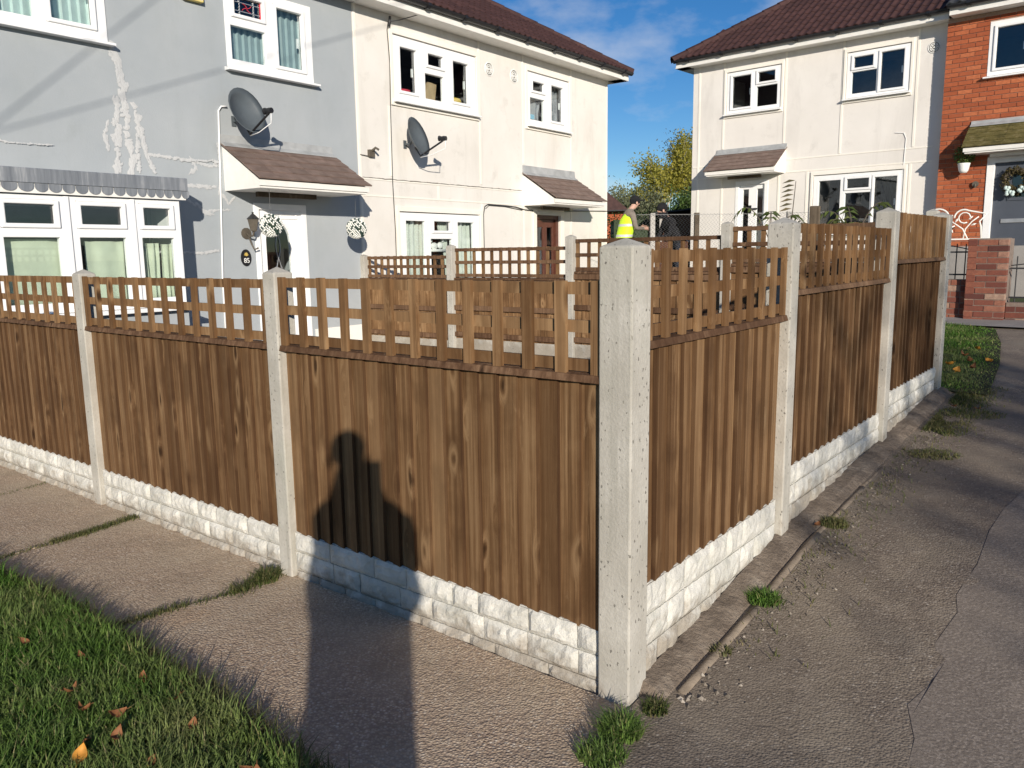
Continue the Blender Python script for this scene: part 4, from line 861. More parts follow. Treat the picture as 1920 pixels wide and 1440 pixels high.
mb = MB(); mb.ball((-.06, 0, .06), .07, 8, 6, (1.3, .5, .8)); mb.ball((.08, 0, .07), .06, 8, 6, (1.2, .5, .9)); mb.ball((-.14, 0, .14), .03, 6, 5); mb.ball((.14, 0, .15), .03, 6, 5); mb.box(-.2, .2, -.03, .03, -.03, .01)
tag(mb.obj('ornament', 'white_paint', loc=FA.at(9.73, .1, 1.62), rot=(0, 0, FA.a), smooth=True), 'white bird ornament behind the cream house ground floor window', 'ornament')
hang('curtain', 'curtain_white', FA, 10.06, 10.28, .14, 3.85, 4.7, 'white curtain in the upper cream window above the dish', 'curtain', 3, .02)
hang('curtain', 'grey_cloth', FA, 12.14, 12.66, .14, 3.86, 4.32, 'crumpled grey cloth behind the small upper cream window', 'curtain', 2.5, .04)
hang('curtain', 'grey_cloth', FA, 12.80, 13.25, .16, 3.86, 4.68, 'grey patterned curtain in the opening light of the small upper cream window', 'curtain', 4, .04)
mb = MB(); mb.tube([(0, 0, 0), (0, 0, .03), (0, 0, .07), (0, 0, .075)], [.12, .16, .16, .14], 14); tag(mb.obj('bowl', 'red_toy', loc=FA.at(9.12, .2, 3.93), smooth=True), 'red bowl on the sill of the upper cream window', 'bowl')
mb = MB(); mb.tube([(0, 0, 0), (0, 0, .1), (0, 0, .12), (0, 0, .16)], [.07, .07, .05, .03], 12); tag(mb.obj('jar', 'pink_toy', loc=FA.at(9.53, .18, 3.90), smooth=True), 'pink jar on the sill of the upper cream window', 'jar')
tag(MB().prism([(-.12, 0), (.12, 0), (.17, .3), (-.03, .32)], -.02, .02).obj('cardboard', 'card', loc=FA.at(9.75, .2, 3.90), rot=(0, 0, FA.a)), 'brown cardboard leaning in the upper cream window', 'cardboard')
mb = MB(); mb.tube([(0, 0, 0), (0, 0, .05), (0, 0, .09), (0, 0, .11)], [.10, .13, .11, .05], 12); tag(mb.obj('tin', 'yellow_toy', loc=FA.at(10.3, .16, 3.94), smooth=True), 'yellow tin on the sill of the upper cream window', 'tin')
tag(MB().box(0, .16, -.004, .0, 0, .08).obj('sticker', 'blue_sticker', loc=FA.at(12.2, .032, 3.94), rot=(0, 0, FA.a)), 'blue and white sticker inside the small upper cream window', 'sticker')
def vent(h, x, z, r, label):
    o = h.mb(); 
    for rr_ in (1, .72, .42): o.tube([(x+r*rr_*math.cos(k*.3927), -.006, z+r*rr_*math.sin(k*.3927)) for k in range(17)], r*.075, 5, False)
    o.ball((x, -.006, z), r*.2, 8, 5, (1, .4, 1))
    for k in range(8): a = k*.7854; o.box(x+r*.55*math.cos(a)-.006, x+r*.55*math.cos(a)+.006, -.012, -.002, z+r*.55*math.sin(a)-.006, z+r*.55*math.sin(a)+.006)
    ve = o.obj('wall_vent', 'white_paint', h.e); ve['label'] = label
    h.mb().tube([(x, -.001, z), (x, -.004, z)], r*1.0, 18).obj('vent_backing', 'bronze', ve)
vent(C, 11.03, 4.59, .105, 'round white vent above the seam'); vent(C, 11.72, 4.585, .105, 'round white vent nearer the small window')
C.mb().plate(12.34, 13.12, .15, 2.24, [(12.42, 13.04, .1, 2.17)], .03, .16).obj('door_frame', 'door_brown', C.e)
d_ = C.mb().plate(12.422, 13.038, .2, 2.168, [(12.48, 12.67, .95, 2.02), (12.79, 12.98, .95, 2.02)], .07, .115).obj('door', 'door_brown', C.e, bevel=.005)
for a, b in ((12.48, 12.67), (12.79, 12.98)): C.mb().box(a, b, .09, .096, .95, 2.02).obj('pane', 'glass', d_)
C.mb().plate(12.22, 13.24, .15, 2.34, [(12.335, 13.125, .1, 2.245)], -.03, -.0015).obj('door_surround', 'strip_render', C.e, bevel=.005)
canopy(C, 11.94, 13.62, 0, 2.96, .72, 2.50, 3.10)
roof(C, 8.03, 15.22, False, True, -.36, 5.13, R(31.5), 'roof_tile_brown', 3.7, 11)
eaves(C, 8.035, 15.17, -.002, -.36, 5.13, 9)
C.mb().box(14.892, 15.19, -.30, 6.9, 4.98, 5.005).obj('side_soffit', 'white_board', C.e)
mb = C.mb(); mb.tube([(8.70, -.03, 4.86), (8.69, -.012, 4.75), (8.72, -.012, 4.3), (8.70, -.012, 3.6), (8.69, -.012, 2.6), (8.71, -.012, 1.9), (8.70, -.012, .3)], .007, 5); mb.tube([(8.71, -.06, 4.93), (8.69, -.06, 4.79)], .02, 6); mb.tube([(8.70, -.03, 4.86), (8.85, -.1, 4.9), (9.1, -.3, 5.0)], .006, 5)
mb.obj('cable', 'dark_metal', C.e, smooth=True)
mb = C.mb(); mb.tube([(10.80, -.012, .6), (10.80, -.012, 2.2), (10.84, -.014, 2.34), (10.92, -.014, 2.375), (11.46, -.014, 2.37), (11.7, -.014, 2.36), (11.97, -.014, 2.32), (12.3, -.02, 2.31), (13.0, -.02, 2.325), (13.65, -.014, 2.35), (14.3, -.012, 2.37), (14.88, -.012, 2.385)], .009, 5)
mb.tube([(10.86, -.014, 2.30), (10.95, -.014, 2.36), (11.4, -.014, 2.355), (11.9, -.014, 2.31)], .006, 5); mb.obj('cable', 'dark_metal', C.e, smooth=True)
o = MB(); o.box(-.05, .05, -.05, 0, -.06, .04); o.tube([(0, -.03, .02), (0, -.12, .06), (.02, -.16, .03)], .018, 6); o.tube([(-.05, -.02, -.05), (-.2, -.012, -.04)], .006, 5)
tag(o.obj('cable_bracket', 'bronze', loc=FA.at(8.27, -.002, 3.0), rot=(0, 0, FA.a)), 'small rusty bracket on the cream wall above the grey hood', 'bracket')

# ---- white house and brick neighbour
B = House('white_house', 'white panelled house with a brown hipped roof and white front door', FB, -6.6, .8)
shell(B, -9.12, -4.15, .8, 5.4, [(-8.33, -7.17, 4.35, 5.18), (-5.88, -4.77, 4.34, 5.17), (-6.42, -4.77, 1.85, 2.97), (-8.08, -7.36, .7, 2.96)], 'white_render')
window(B, -8.33, -7.17, 4.35, 5.16, [(-8.21, -7.80, 4.45, 5.07, 1), (-7.65, -7.29, 4.89, 5.08, 1), (-7.68, -7.24, 4.42, 4.81, 0)])
window(B, -5.88, -4.77, 4.34, 5.15, [(-5.76, -5.41, 4.87, 5.06, 1), (-5.79, -5.34, 4.41, 4.80, 0), (-5.27, -4.87, 4.42, 5.07, 1)])
window(B, -6.42, -4.77, 1.85, 2.95, [(-6.32, -5.90, 1.95, 2.85, 0), (-5.78, -5.37, 2.68, 2.85, 1), (-5.81, -5.34, 1.95, 2.59, 0), (-5.27, -4.87, 1.95, 2.85, 1)])
for x0, x1, z0, z1 in ((-8.33, -7.17, 4.35, 5.18), (-5.88, -4.77, 4.34, 5.17), (-6.42, -4.77, 1.85, 2.97)):
    B.mb().plate(x0-.06, x1+.06, z0-.09, z1+.06, [(x0-.012, x1+.012, z0-.052, z1-.006)], -.03, -.0015).obj('window_surround', 'strip_render', B.e, bevel=.005)
for x, z0, z1 in [(-8.97, .9, 5.38), (-8.40, 3.64, 5.38), (-7.07, 3.64, 5.38), (-5.95, 3.34, 5.38), (-4.64, 3.34, 5.38), (-6.56, .9, 3.05), (-7.14, .9, 3.05), (-4.66, .9, 3.05), (-8.40, .9, 3.05)]:
    B.mb().box(x-.022, x+.022, -.010, -.0015, z0, z1).obj('cover_strip', 'strip_render', B.e, bevel=.003)
for x0, x1, z in [(-6.98, -4.3, 3.32), (-6.98, -4.3, 3.07), (-9.1, -8.55, 3.32), (-9.1, -8.1, 3.07)]:
    B.mb().box(x0, x1, -.008, -.0015, z-.014, z+.014).obj('cover_strip', 'strip_render', B.e, bevel=.003)
vent(B, -4.39, 5.01, .095, 'round white vent near the brick house')
B.mb().plate(-8.08, -7.36, .8, 2.96, [(-8.0, -7.44, .7, 2.88)], -.01, .10).obj('door_frame', 'upvc', B.e, bevel=.006)
d_ = B.mb().plate(-7.998, -7.442, .85, 2.878, [(-7.93, -7.80, 1.2, 2.79), (-7.62, -7.49, 1.2, 2.79)], .04, .09).obj('door', 'upvc', B.e, bevel=.005)
for a, b in ((-7.93, -7.80), (-7.62, -7.49)): B.mb().box(a, b, .06, .066, 1.2, 2.79).obj('pane', 'glass', d_)
B.mb().box(-7.78, -7.6, .0, .038, 2.37, 2.40).obj('handle', 'black_plastic', d_); B.mb().box(-7.79, -7.73, .026, .0385, 2.3, 2.46).obj('handle_plate', 'black_plastic', d_)
canopy(B, -8.52, -7.0, 0, 3.555, .53, 3.17, 3.635, ncol=5)
roof(B, -9.45, -4.1, True, False, -.3, 5.53, R(34), 'roof_tile_brown', 3.6, 9)
eaves(B, -9.40, -4.12, -.002, -.3, 5.53, 7)
B.mb().box(-9.42, -9.122, -.26, 6.8, 5.38, 5.405).obj('side_soffit', 'white_board', B.e)
mb = B.mb(); mb.tube([(-4.95, -.012, 3.62), (-4.8, -.014, 3.6), (-4.76, -.012, 3.5), (-4.78, -.012, 2.9), (-4.78, -.012, 1.2)], .006, 5); mb.obj('cable', 'upvc', B.e)
hang('vertical_blind', 'room_dark', FB, -5.3, -4.85, .5, 1.9, 2.9, 'dark curtain in the white house ground floor window', 'curtain', 4, .03)

K = House('brick_house', 'orange brick house with grey door and mossy door hood', FB, -3.0, .8)
yb = -.2
KO = [(-3.49, -2.3, 4.36, 5.22), (-3.38, -2.35, .8, 3.03)]
shell(K, -4.14, -.5, .8, 5.4, KO, 'mortar', y=yb+.012)
bk = None
for ch in K.e.children:
    if ch.name.startswith('wall'): bk = ch
bl, bh, gp = .215, .065, .010
fullb = MB().box(0, bl, 0, .03, 0, bh).mesh('brick', 'brick_orange'); halfb = MB().box(0, .1025, 0, .03, 0, bh).mesh('brick', 'brick_orange'); stuffb = K.mb(); nb_ = 0
row = 0; z = .82
while z+bh < 5.36:
    x = -4.138; i = 0
    if row % 2: seq = 'h'
    else: seq = 'f'
    while x < -.8:
        half = (row % 2 == 1 and i == 0); w_ = .1025 if half else bl
        hit = False; xa, xb2 = x, x+w_
        for o_ in KO:
            if z+bh > o_[2] and z < o_[3]:
                if xa < o_[0] < xb2: xb2 = o_[0]-.006
                elif xa < o_[1] < xb2: xa = o_[1]+.006
                elif xa >= o_[0] and xb2 <= o_[1]: hit = True
        if xb2-xa < .03: hit = True
        if not hit and xb2-xa < w_-.001:
            MB().box(0, xb2-xa, 0, .03, 0, bh).obj('brick', 'brick_orange', bk, loc=(xa+3.0, yb-.002, z-.8))
        elif not hit:
            dy = random.uniform(-.002, .002)
            if x < -2.62 and z > 1.5 and nb_ < 300:
                put(halfb if half else fullb, 'brick', bk, (x+3.0, yb-.002+dy, z-.8)); nb_ += 1
            else: stuffb.box(x, x+w_, yb-.002+dy, yb+.02, z, z+bh)
        x += w_+gp; i += 1
    z += bh+gp; row += 1
tag(stuffb.obj('far_bricks', 'brick_orange', bk, fix=False), kind='stuff')
window(K, -3.49, -2.3, 4.36, 5.22, [(-3.38, -2.95, 4.47, 5.11, 1), (-2.8, -2.4, 4.47, 5.11, 1)], yb+.01)
K.mb().plate(-3.38, -2.35, .8, 3.03, [(-3.26, -2.45, .7, 2.93)], yb-.02, yb+.1).obj('door_frame', 'upvc', K.e, bevel=.006)
d_ = K.mb().plate(-3.258, -2.452, .85, 2.928, [(-3.0, -2.72, 2.35, 2.75)], yb+.03, yb+.08).obj('door', 'door_grey', K.e, bevel=.005)
K.mb().plate(-3.05, -2.67, 2.30, 2.80, [(-3.0, -2.72, 2.35, 2.75)], yb+.015, yb+.03).obj('glazing_bead', 'door_grey', d_); K.mb().box(-3.0, -2.72, yb+.05, yb+.056, 2.35, 2.75).obj('pane', 'glass', d_)
K.mb().box(-3.12, -2.6, yb+.012, yb+.03, 1.93, 2.0).obj('letter_plate', 'silver', d_, bevel=.008)
canopy(K, -3.66, -1.9, yb, 3.585, .46, 3.19, 3.65, 'mossy_tile', ncol=6)
roof(K, -4.1, -.5, False, False, -.5, 5.53, R(34), 'roof_tile_grey', 3.8, 7)
eaves(K, -4.06, -.5, yb-.002, -.5, 5.53, 4)
# ------------------------------------------------------------------ things on the houses
def dish(fr, x, z, label, r=.29, off=.30, az=-8, el=27, arm_out=.42, yaw=0):
    """offset satellite dish: reflector, rim bracket, arm and receiver"""
    t_ = thing('satellite_dish', label, 'satellite dish', fr.at(x, 0, z), fr.a+R(yaw))
    M = Matrix.Translation((0, -off, 0)) @ Matrix.Rotation(R(az), 4, 'Z') @ Matrix.Rotation(R(-el), 4, 'X')   # local -y is the face
    def P(*q): return M @ Vector(q)
    V = []; Fc = []; nr, na = 5, 22
    for side in (0, 1):
        for j in range(nr+1):
            for k in range(na):
                a = k*2*math.pi/na; rr_ = r*j/nr; V.append(P(rr_*.92*math.cos(a), -.11*(j/nr)**2+.055+(0.006 if side else 0), rr_*1.08*math.sin(a)))
    m = (nr+1)*na
    for side in (0, 1):
        for j in range(nr):
            for k in range(na):
                q = (side*m+j*na+k, side*m+j*na+(k+1) % na, side*m+(j+1)*na+(k+1) % na, side*m+(j+1)*na+k); Fc.append(q if side else q[::-1])
    for k in range(na): Fc.append((nr*na+k, nr*na+(k+1) % na, m+nr*na+(k+1) % na, m+nr*na+k))
    MB().add(V, Fc).obj('reflector', 'dish_grey', t_, smooth=True, fix=True)
    e0 = P(0, .03, -r*1.0); e1 = P(0, -arm_out, -r*.82)
    MB().tube([P(0, .07, -r*.45), e0, (e0+e1)/2, e1], .014, 6).obj('arm', 'black_plastic', t_)
    l0 = e1+Vector((0, 0, .04)); d = (P(0, .05, 0)-l0).normalized()
    mb = MB(); mb.tube([l0-d*.07, l0-d*.02, l0+d*.01, l0+d*.05], [.033, .036, .03, .042], 8); mb.tube([e1, l0-d*.02], .02, 6); mb.obj('receiver', 'black_plastic', t_)
    MB().tube([l0-d*.06, l0-d*.05+Vector((0, 0, -.14)), (e0+e1)/2+Vector((0, 0, -.09)), e0+Vector((0, 0, -.02))], .006, 5).obj('cable', 'upvc' if yaw == 0 else 'wire_grey', t_, smooth=True)
    mb = MB(); mb.box(-.03, .03, -.012, -.002, -.14, -.02); mb.tube([(0, -.01, -.08), (0, -off*.5, -.08), P(0, .07, 0)], .018, 8); mb.obj('bracket', 'dish_grey', t_)
    return t_
dish(FA, 6.05, 3.26, 'grey satellite dish above the grey house door hood', .268, .24, 3, 22, .36)
dish(FA, 8.98, 3.26, 'grey satellite dish on the cream wall under the upper window', .275, .24, 14, 20, .38)
# hanging berry balls under the grey hood
def berry_ball(x, y, z, r, zt, label):
    t_ = thing('hanging_ball', label, 'hanging ball', FA.at(x, y, z), FA.a); MB().ball((0, 0, 0), r*.84, 14, 10).obj('core', 'leaf_hedge', t_, smooth=True)
    mb = MB(); n = 330; rb = random.Random(label)
    for i in range(n):
        ph = i*2.39996; zz_ = 1-2*(i+.5)/n; q = math.sqrt(1-zz_*zz_); mb.ball((r*.93*q*math.cos(ph), r*.93*q*math.sin(ph), r*.93*zz_), r*random.uniform(.075, .105), 5, 4)
    tag(mb.obj('berries', 'berries', t_, smooth=True, fix=False), kind='stuff'); MB().tube([(0, 0, r*.9), (0, 0, zt-z)], .002, 4).obj('string', 'wire_grey', t_)
berry_ball(6.05, -.62, 1.915, .138, 2.35, 'white berry ball hanging beside the wall lantern'); berry_ball(7.50, -.50, 1.905, .138, 2.35, 'white berry ball hanging at the cream house end of the hood')
# wall lantern
t_ = thing('wall_lantern', 'dark bronze wall lantern beside the white door', 'lantern', FA.at(6.12, 0, 1.86), FA.a)
mb = MB(); mb.tube([(0, -.002, -.02), (0, -.02, -.02)], .07, 12); mb.tube([(0, -.02, -.02), (0, -.08, -.06), (0, -.15, -.05), (0, -.17, .0)], .012, 6); mb.tube([(0, -.06, -.06), (.03, -.07, -.16), (.05, -.09, -.22), (.10, -.10, -.20)], .011, 6); mb.obj('bracket', 'bronze', t_)
mb = MB(); mb.tube([(0, -.17, 0), (0, -.17, .02), (0, -.17, .14), (0, -.17, .15)], [.03, .045, .07, .075], 6); mb.obj('lamp_body', 'bronze', t_); MB().tube([(0, -.17, .15), (0, -.17, .20), (0, -.17, .215), (0, -.17, .235)], [.085, .03, .012, .015], 6).obj('lamp_roof', 'dark_metal', t_)
# house number
t_ = thing('house_number_sign', 'oval black house sign with gold flower and number 85', 'sign', FA.at(6.095, -.002, 1.54), FA.a)
MB().prism([(.075*math.cos(k*.2618), .105*math.sin(k*.2618)) for k in range(24)], -.012, 0).obj('plaque', 'black_plastic', t_, bevel=.003)
def text(s_, size, mat, parent, loc, ext=.002, rot=(R(90), 0, 0)):
    cu = bpy.data.curves.new('text', 'FONT'); cu.body = s_; cu.size = size; cu.extrude = ext; cu.align_x = 'CENTER'
    o = bpy.data.objects.new('text', cu); COL.objects.link(o); dg = bpy.context.evaluated_depsgraph_get(); me = bpy.data.meshes.new_from_object(o.evaluated_get(dg)); bpy.data.objects.remove(o); me.materials.clear(); me.materials.append(MATS[mat])
    return put(me, 'lettering', parent, loc, rot)
text('85', .085, 'white_paint', t_, (.004, -.0135, -.062))
mb = MB()
for k in range(5): a = R(90+k*40-80); mb.tube([(0, -.014, .022), (.022*math.cos(a), -.015, .03+.03*math.sin(a)), (.034*math.cos(a), -.014, .03+.038*math.sin(a))], [.004, .008, .002], 5)
mb.obj('flower_emblem', 'gold', t_)
# alarm box
t_ = thing('alarm_box', 'pale yellow ribbed alarm box high on the grey wall', 'alarm box', FA.at(5.59, 0, 4.45), FA.a)
MB().prism([(-.13, 0), (.13, 0), (.11, .3), (-.11, .3)], -.07, -.002).obj('case', 'alarm_yellow', t_, bevel=.01)
for k in range(5): MB().box(-.11, .11, -.074, -.068, .02+k*.022, .03+k*.022).obj('rib', 'white_board', t_)

# brick house ornaments
def FBp(x, y, z): return FB.at(x, y, z)
t_ = thing('wall_planter', 'green topiary ball in a white pot on the brick wall', 'planter', FBp(-3.70, -.22, 2.85), FB.a)
mb = MB(); mb.tube([(0, -.14, -.06), (0, -.14, -.02), (0, -.14, .08), (0, -.14, .1)], [.05, .075, .095, .1], 12); mb.tube([(0, 0, .12), (0, -.06, .13), (0, -.14, .1)], .012, 6); mb.obj('pot', 'white_paint', t_, smooth=True)
def leaf_cloud(mb, n, fn, s0, s1, flat=0):
    for i in range(n):
        p = Vector(fn()); d = Vector((random.gauss(0, 1), random.gauss(0, 1), random.gauss(0, 1)*(1-flat)+.001)).normalized(); e = d.orthogonal().normalized(); e.rotate(Matrix.Rotation(random.uniform(0, 6), 3, d)); b = d.cross(e); s_ = random.uniform(s0, s1)
        mb.add([p-e*s_, p+b*s_*.45+d*s_*.1, p+e*s_, p-b*s_*.45+d*s_*.1], [(0, 1, 2, 3)])
def sph(c, r, sq=(1, 1, 1), inner=.6):
    v = Vector((random.gauss(0, 1), random.gauss(0, 1), random.gauss(0, 1))).normalized()*r*random.uniform(inner, 1); return (c[0]+v.x*sq[0], c[1]+v.y*sq[1], c[2]+v.z*sq[2])
mb = MB(); leaf_cloud(mb, 520, lambda: sph((0, -.14, .24), .17, inner=.7), .018, .032); tag(mb.obj('topiary', 'leaf_green', t_, fix=False), kind='stuff')
mb = MB(); mb.tube([(0, -.01, 0), (0, -.05, 0)], .05, 10); mb.tube([(0, -.05, .0), (.0, -.06, -.03), (0, -.05, -.06)], .012, 6); tag(mb.obj('outside_tap', 'bronze', loc=FBp(-3.53, -.2, 2.60), rot=(0, 0, FB.a)), 'small round bronze fitting on the brick wall under the planter', 'wall fitting')
t_ = thing('door_wreath', 'leafy wreath with pale flowers on the grey door', 'wreath', FBp(-2.93, -.21, 2.62), FB.a)
mb = MB(); mb.tube([(.17*math.cos(k*.3927), -.03, .17*math.sin(k*.3927)) for k in range(17)], .03, 6); mb.obj('ring', 'bark', t_)
mb = MB(); leaf_cloud(mb, 520, lambda: (lambda a: sph((.17*math.cos(a), -.04, .17*math.sin(a)), .085))(random.uniform(0, 6.283)), .02, .04); tag(mb.obj('leaves', 'leaf_dark', t_, fix=False), kind='stuff')
mb = MB()
for k in range(14): a = random.uniform(3.4, 6.0); mb.ball((.17*math.cos(a)+random.gauss(0, .03), -.11, .17*math.sin(a)-.03+random.gauss(0, .03)), .032, 6, 4)
tag(mb.obj('flowers', 'blind_pale', t_, smooth=True, fix=False), kind='stuff')
# brick garden wall with pier and railings, parallel to the houses
FW = Frame((5.42, 10.72), -42)
t_ = thing('garden_wall', 'red mixed brick garden wall with a square pier and low sections', 'garden wall', FW.at(0, 0, .45), FW.a)
bm_ = [MB().box(0, .215, 0, .1, 0, .065).mesh('brick', 'brick_mixed'), MB().box(0, .1025, 0, .1, 0, .065).mesh('brick', 'brick_mixed')]
def brickwork(par, x0, x1, yf, z0, z1, depth=.1):
    mbm = MB(); mbm.box(x0+.004, x1-.004, yf+.006, yf+depth+.1, z0, z1-.004); core = mbm.obj('mortar', 'mortar_dark', par); row = 0; z = z0+.006
    while z+.066 < z1+.01:
        x = x0; i = 0
        while x < x1-.03:
            hf = (row % 2 == 1 and i == 0) or x1-x < .2; put(bm_[1 if hf else 0], 'brick', par, (x, yf+random.uniform(-.004, .004), z)); x += (.1025 if hf else .215)+.01; i += 1
        z += .075; row += 1
brickwork(t_, -.1, .535, .10, 0, .68); brickwork(t_, .54, .98, 0, -.02, 1.20); brickwork(t_, .985, 2.6, .10, -.1, .40)
# the pier's left and right returns
for xr in (.535, ):
    z = .0; row = 0
    while z < 1.18:
        o = put(bm_[0 if row % 2 else 1], 'brick', t_, (xr, .005 + (.215 if row % 2 else .1025), z), (0, 0, -R(90))); z += .075; row += 1
MB().box(.555, .965, .02, .42, -.02, 1.19).obj('pier_core', 'mortar_dark', t_)
def railing(x0, x1, y, z0, z1, label, n):
    r_ = thing('railing', label, 'railing', FW.at(x0, y, z0), FW.a)
    for k in range(n): x = (x1-x0)*(k+.5)/n; MB().tube([(x, 0, 0), (x, 0, z1-z0+.02*math.sin(k))], .008, 6).obj('bar', 'dark_metal', r_)
    for z in (.05, (z1-z0)*.72): MB().box(0, x1-x0, -.012, .012, z, z+.02).obj('rail', 'dark_metal', r_)
    MB().tube([((x1-x0)*q/8, 0, (z1-z0)*(.80+.12*math.sin(q/8*3.14))) for q in range(9)], .007, 5).obj('scroll', 'dark_metal', r_)
railing(-.1, .53, .16, 1.13, 1.60, 'black iron railing on the low wall, verge side of the brick pier', 6)
railing(1.0, 2.6, .16, .85, 1.42, 'black iron railing on the lowest wall, door side of the brick pier', 13)
tag(MB().plate(-1.2, 6, .6, 1.55, [], 0, .15).obj('retaining_wall', 'paving', loc=FB.at(-4.6, -2.0, 0), rot=(0, 0, FB.a)), 'plain grey terrace wall behind the black railings', 'garden wall')
# ornate white bench back
t_ = thing('garden_bench', 'white wrought iron bench with leafy scrolled back by the brick house', 'bench', FB.at(-3.72, -.75, 1.32), FB.a+R(8)); t_.scale = (.8, .8, .8)
def tb(pts, r=.014, name='scroll'): MB().tube([(x, -.0+.12*(z-.45)*.3, z) for x, z in pts], r, 6).obj(name, 'white_iron', t_, smooth=True)
arc = lambda cx, cz, r, a0, a1, n=10: [(cx+r*math.cos(R(a0+(a1-a0)*k/n)), cz+r*math.sin(R(a0+(a1-a0)*k/n))) for k in range(n+1)]
tb([(-.55, .45), (-.56, .7), (-.50, .86)]+arc(-.28, .86, .22, 180, 20)+[(0, .93)], .018, 'frame'); tb([(.55, .45), (.53, .7), (.50, .80)]+[(.62, .95), (.40, 1.0)]+arc(.2, .88, .17, 60, 180), .018, 'frame')
tb(arc(-.28, .88, .12, 200, -120)); tb(arc(.22, .88, .11, -20, 300)); tb([(.30, .45), (.2, .65), (0, .80), (-.25, .88)]); tb([(.22, .45), (.25, .65), (.36, .80), (.48, .90)]); tb([(-.35, .5), (-.15, .62), (.05, .72)])
for x, z, a in [(-.1, .86, 40), (-.16, .78, 100), (-.32, .74, 160), (-.22, .66, 140), (.08, .83, 60), (.34, .88, 40), (.40, .74, 20), (-.4, .62, 170), (.0, .62, 120)]:
    c_, s_ = math.cos(R(a)), math.sin(R(a)); MB().tube([(x-.05*c_, -.02, z-.05*s_), (x, -.02, z), (x+.05*c_, -.02, z+.05*s_)], [.004, .022, .004], 6).obj('leaf', 'white_iron', t_)
MB().box(-.58, .58, -.42, .02, .42, .45).obj('seat', 'white_iron', t_)
for x in (-.53, .53):
    for y in (-.38, 0): MB().tube([(x, y, 0), (x, y, .45)], .016, 6).obj('leg', 'white_iron', t_)

# ------------------------------------------------------------------ chain-link, stakes, plants
t_ = thing('chain_link_fence', 'grey chain-link mesh on posts in front of the white house', 'chain-link fence', (2.15, 13.9, .5), 0)
def link_mesh(x0, x1, z0, z1):
    mb = MB(); c = .058; n = int((x1-x0)/c)
    for i in range(n):
        xs = x0+i*c; pts = []; k = 0; z = z0
        while z <= z1: pts.append((xs+(c*.5 if k % 2 else -c*.5), (.004 if k % 2 else -.004), z)); z += c*.62; k += 1
        mb.tube(pts, .003, 3, False)
    return mb
tag(link_mesh(0, 3.2, .15, 1.68).obj('wire_mesh', 'wire_grey', t_, fix=False), kind='stuff')
for x in (.28, 1.03, 2.6): MB().box(x-.04, x+.04, .01, .09, 0, 1.68).obj('post', 'old_wood' if x == 1.03 else 'plain_concrete', t_, bevel=.006)
MB().tube([(0, 0, 1.66), (1.6, 0, 1.645), (3.2, 0, 1.66)], .004, 4).obj('strain_wire', 'wire_grey', t_)
tag(MB().box(-.052, .052, -.04, .04, 0, 1.78).obj('timber_post', 'old_wood', loc=(3.13, 8.42, .2), rot=(0, 0, R(-20)), bevel=.01), 'weathered timber post with bolt holes above the middle lane panel', 'post')
def fern(name, loc, stems, label, n_leaf=11):
    t2 = thing(name, label, 'plant', loc)
    ms = MB(); ml = MB()
    for (az, L, up_, base) in stems:
        pts = []; 
        for k in range(9):
            q = k/8; pts.append(Vector((base[0]+math.cos(az)*L*q*.8, base[1]+math.sin(az)*L*q*.8, base[2]+up_*math.sin(q*2.2)*.9-.25*L*q*q)))
        ms.tube([Vector((base[0], base[1], -.0))]+pts, [.012]+[.008-.0007*k for k in range(9)], 5)
        for k in range(2, 9):
            for sgn in (-1, 1):
                p = pts[k]; d = (pts[k]-pts[k-1]).normalized(); s_ = Vector((-d.y, d.x, 0)).normalized()*sgn; ll = .15*(1.15-abs(k-4.5)/7)*random.uniform(.85, 1.15)
                tip = p+s_*ll*.75+d*ll*.35+Vector((0, 0, -ll*.55)); mid = p+(tip-p)*.45+Vector((0, 0, .02)); w_ = d*ll*.13
                ml.add([p, mid+w_, tip, mid-w_], [(0, 1, 2, 3)])
    ms.obj('stem', 'bark', t2); tag(ml.obj('leaves', 'leaf_sumac', t2, fix=False), kind='stuff')
fern('sumac_plant', (3.05, 9.6, .3), [(2.9, .55, .5, (0, 0, 1.35)), (.3, .5, .45, (.05, 0, 1.3)), (1.2, .45, .5, (0, .03, 1.3)), (-.4, .55, .4, (.1, 0, 1.25)), (3.6, .35, .3, (0, 0, 1.0))], 'feathery sumac plant in front of the white front door')
fern('sumac_plant', (3.75, 8.95, .3), [(2.8, .5, .4, (0, 0, 1.35)), (.2, .55, .45, (.05, 0, 1.4)), (1.5, .45, .4, (0, 0, 1.4)), (-.5, .5, .35, (.1, 0, 1.35)), (3.5, .45, .35, (0, 0, 1.3)), (0, .35, .3, (.15, 0, 1.1)), (4.4, .4, .3, (0, 0, 1.3))], 'bushy sumac plant in front of the white house ground floor window')
t2 = thing('sumac_sapling', 'single tall bare stem with drooping leaves before the white house wall', 'plant', (3.35, 9.9, .3))
MB().tube([(0, 0, 0), (.02, 0, 1.0), (.06, 0, 1.7), (.085, 0, 2.05)], [.012, .01, .006, .004], 5).obj('stem', 'bark', t2)
ml = MB()
for k in range(7): z = 2.06-.055*k; q = Vector((.08-.005*k, 0, z)); ml.add([q, q+Vector((-.07, .01, .012)), q+Vector((-.16, 0, -.035)), q+Vector((-.08, -.01, -.022))], [(0, 1, 2, 3)])
tag(ml.obj('leaves', 'leaf_dark', t2, fix=False), kind='stuff')

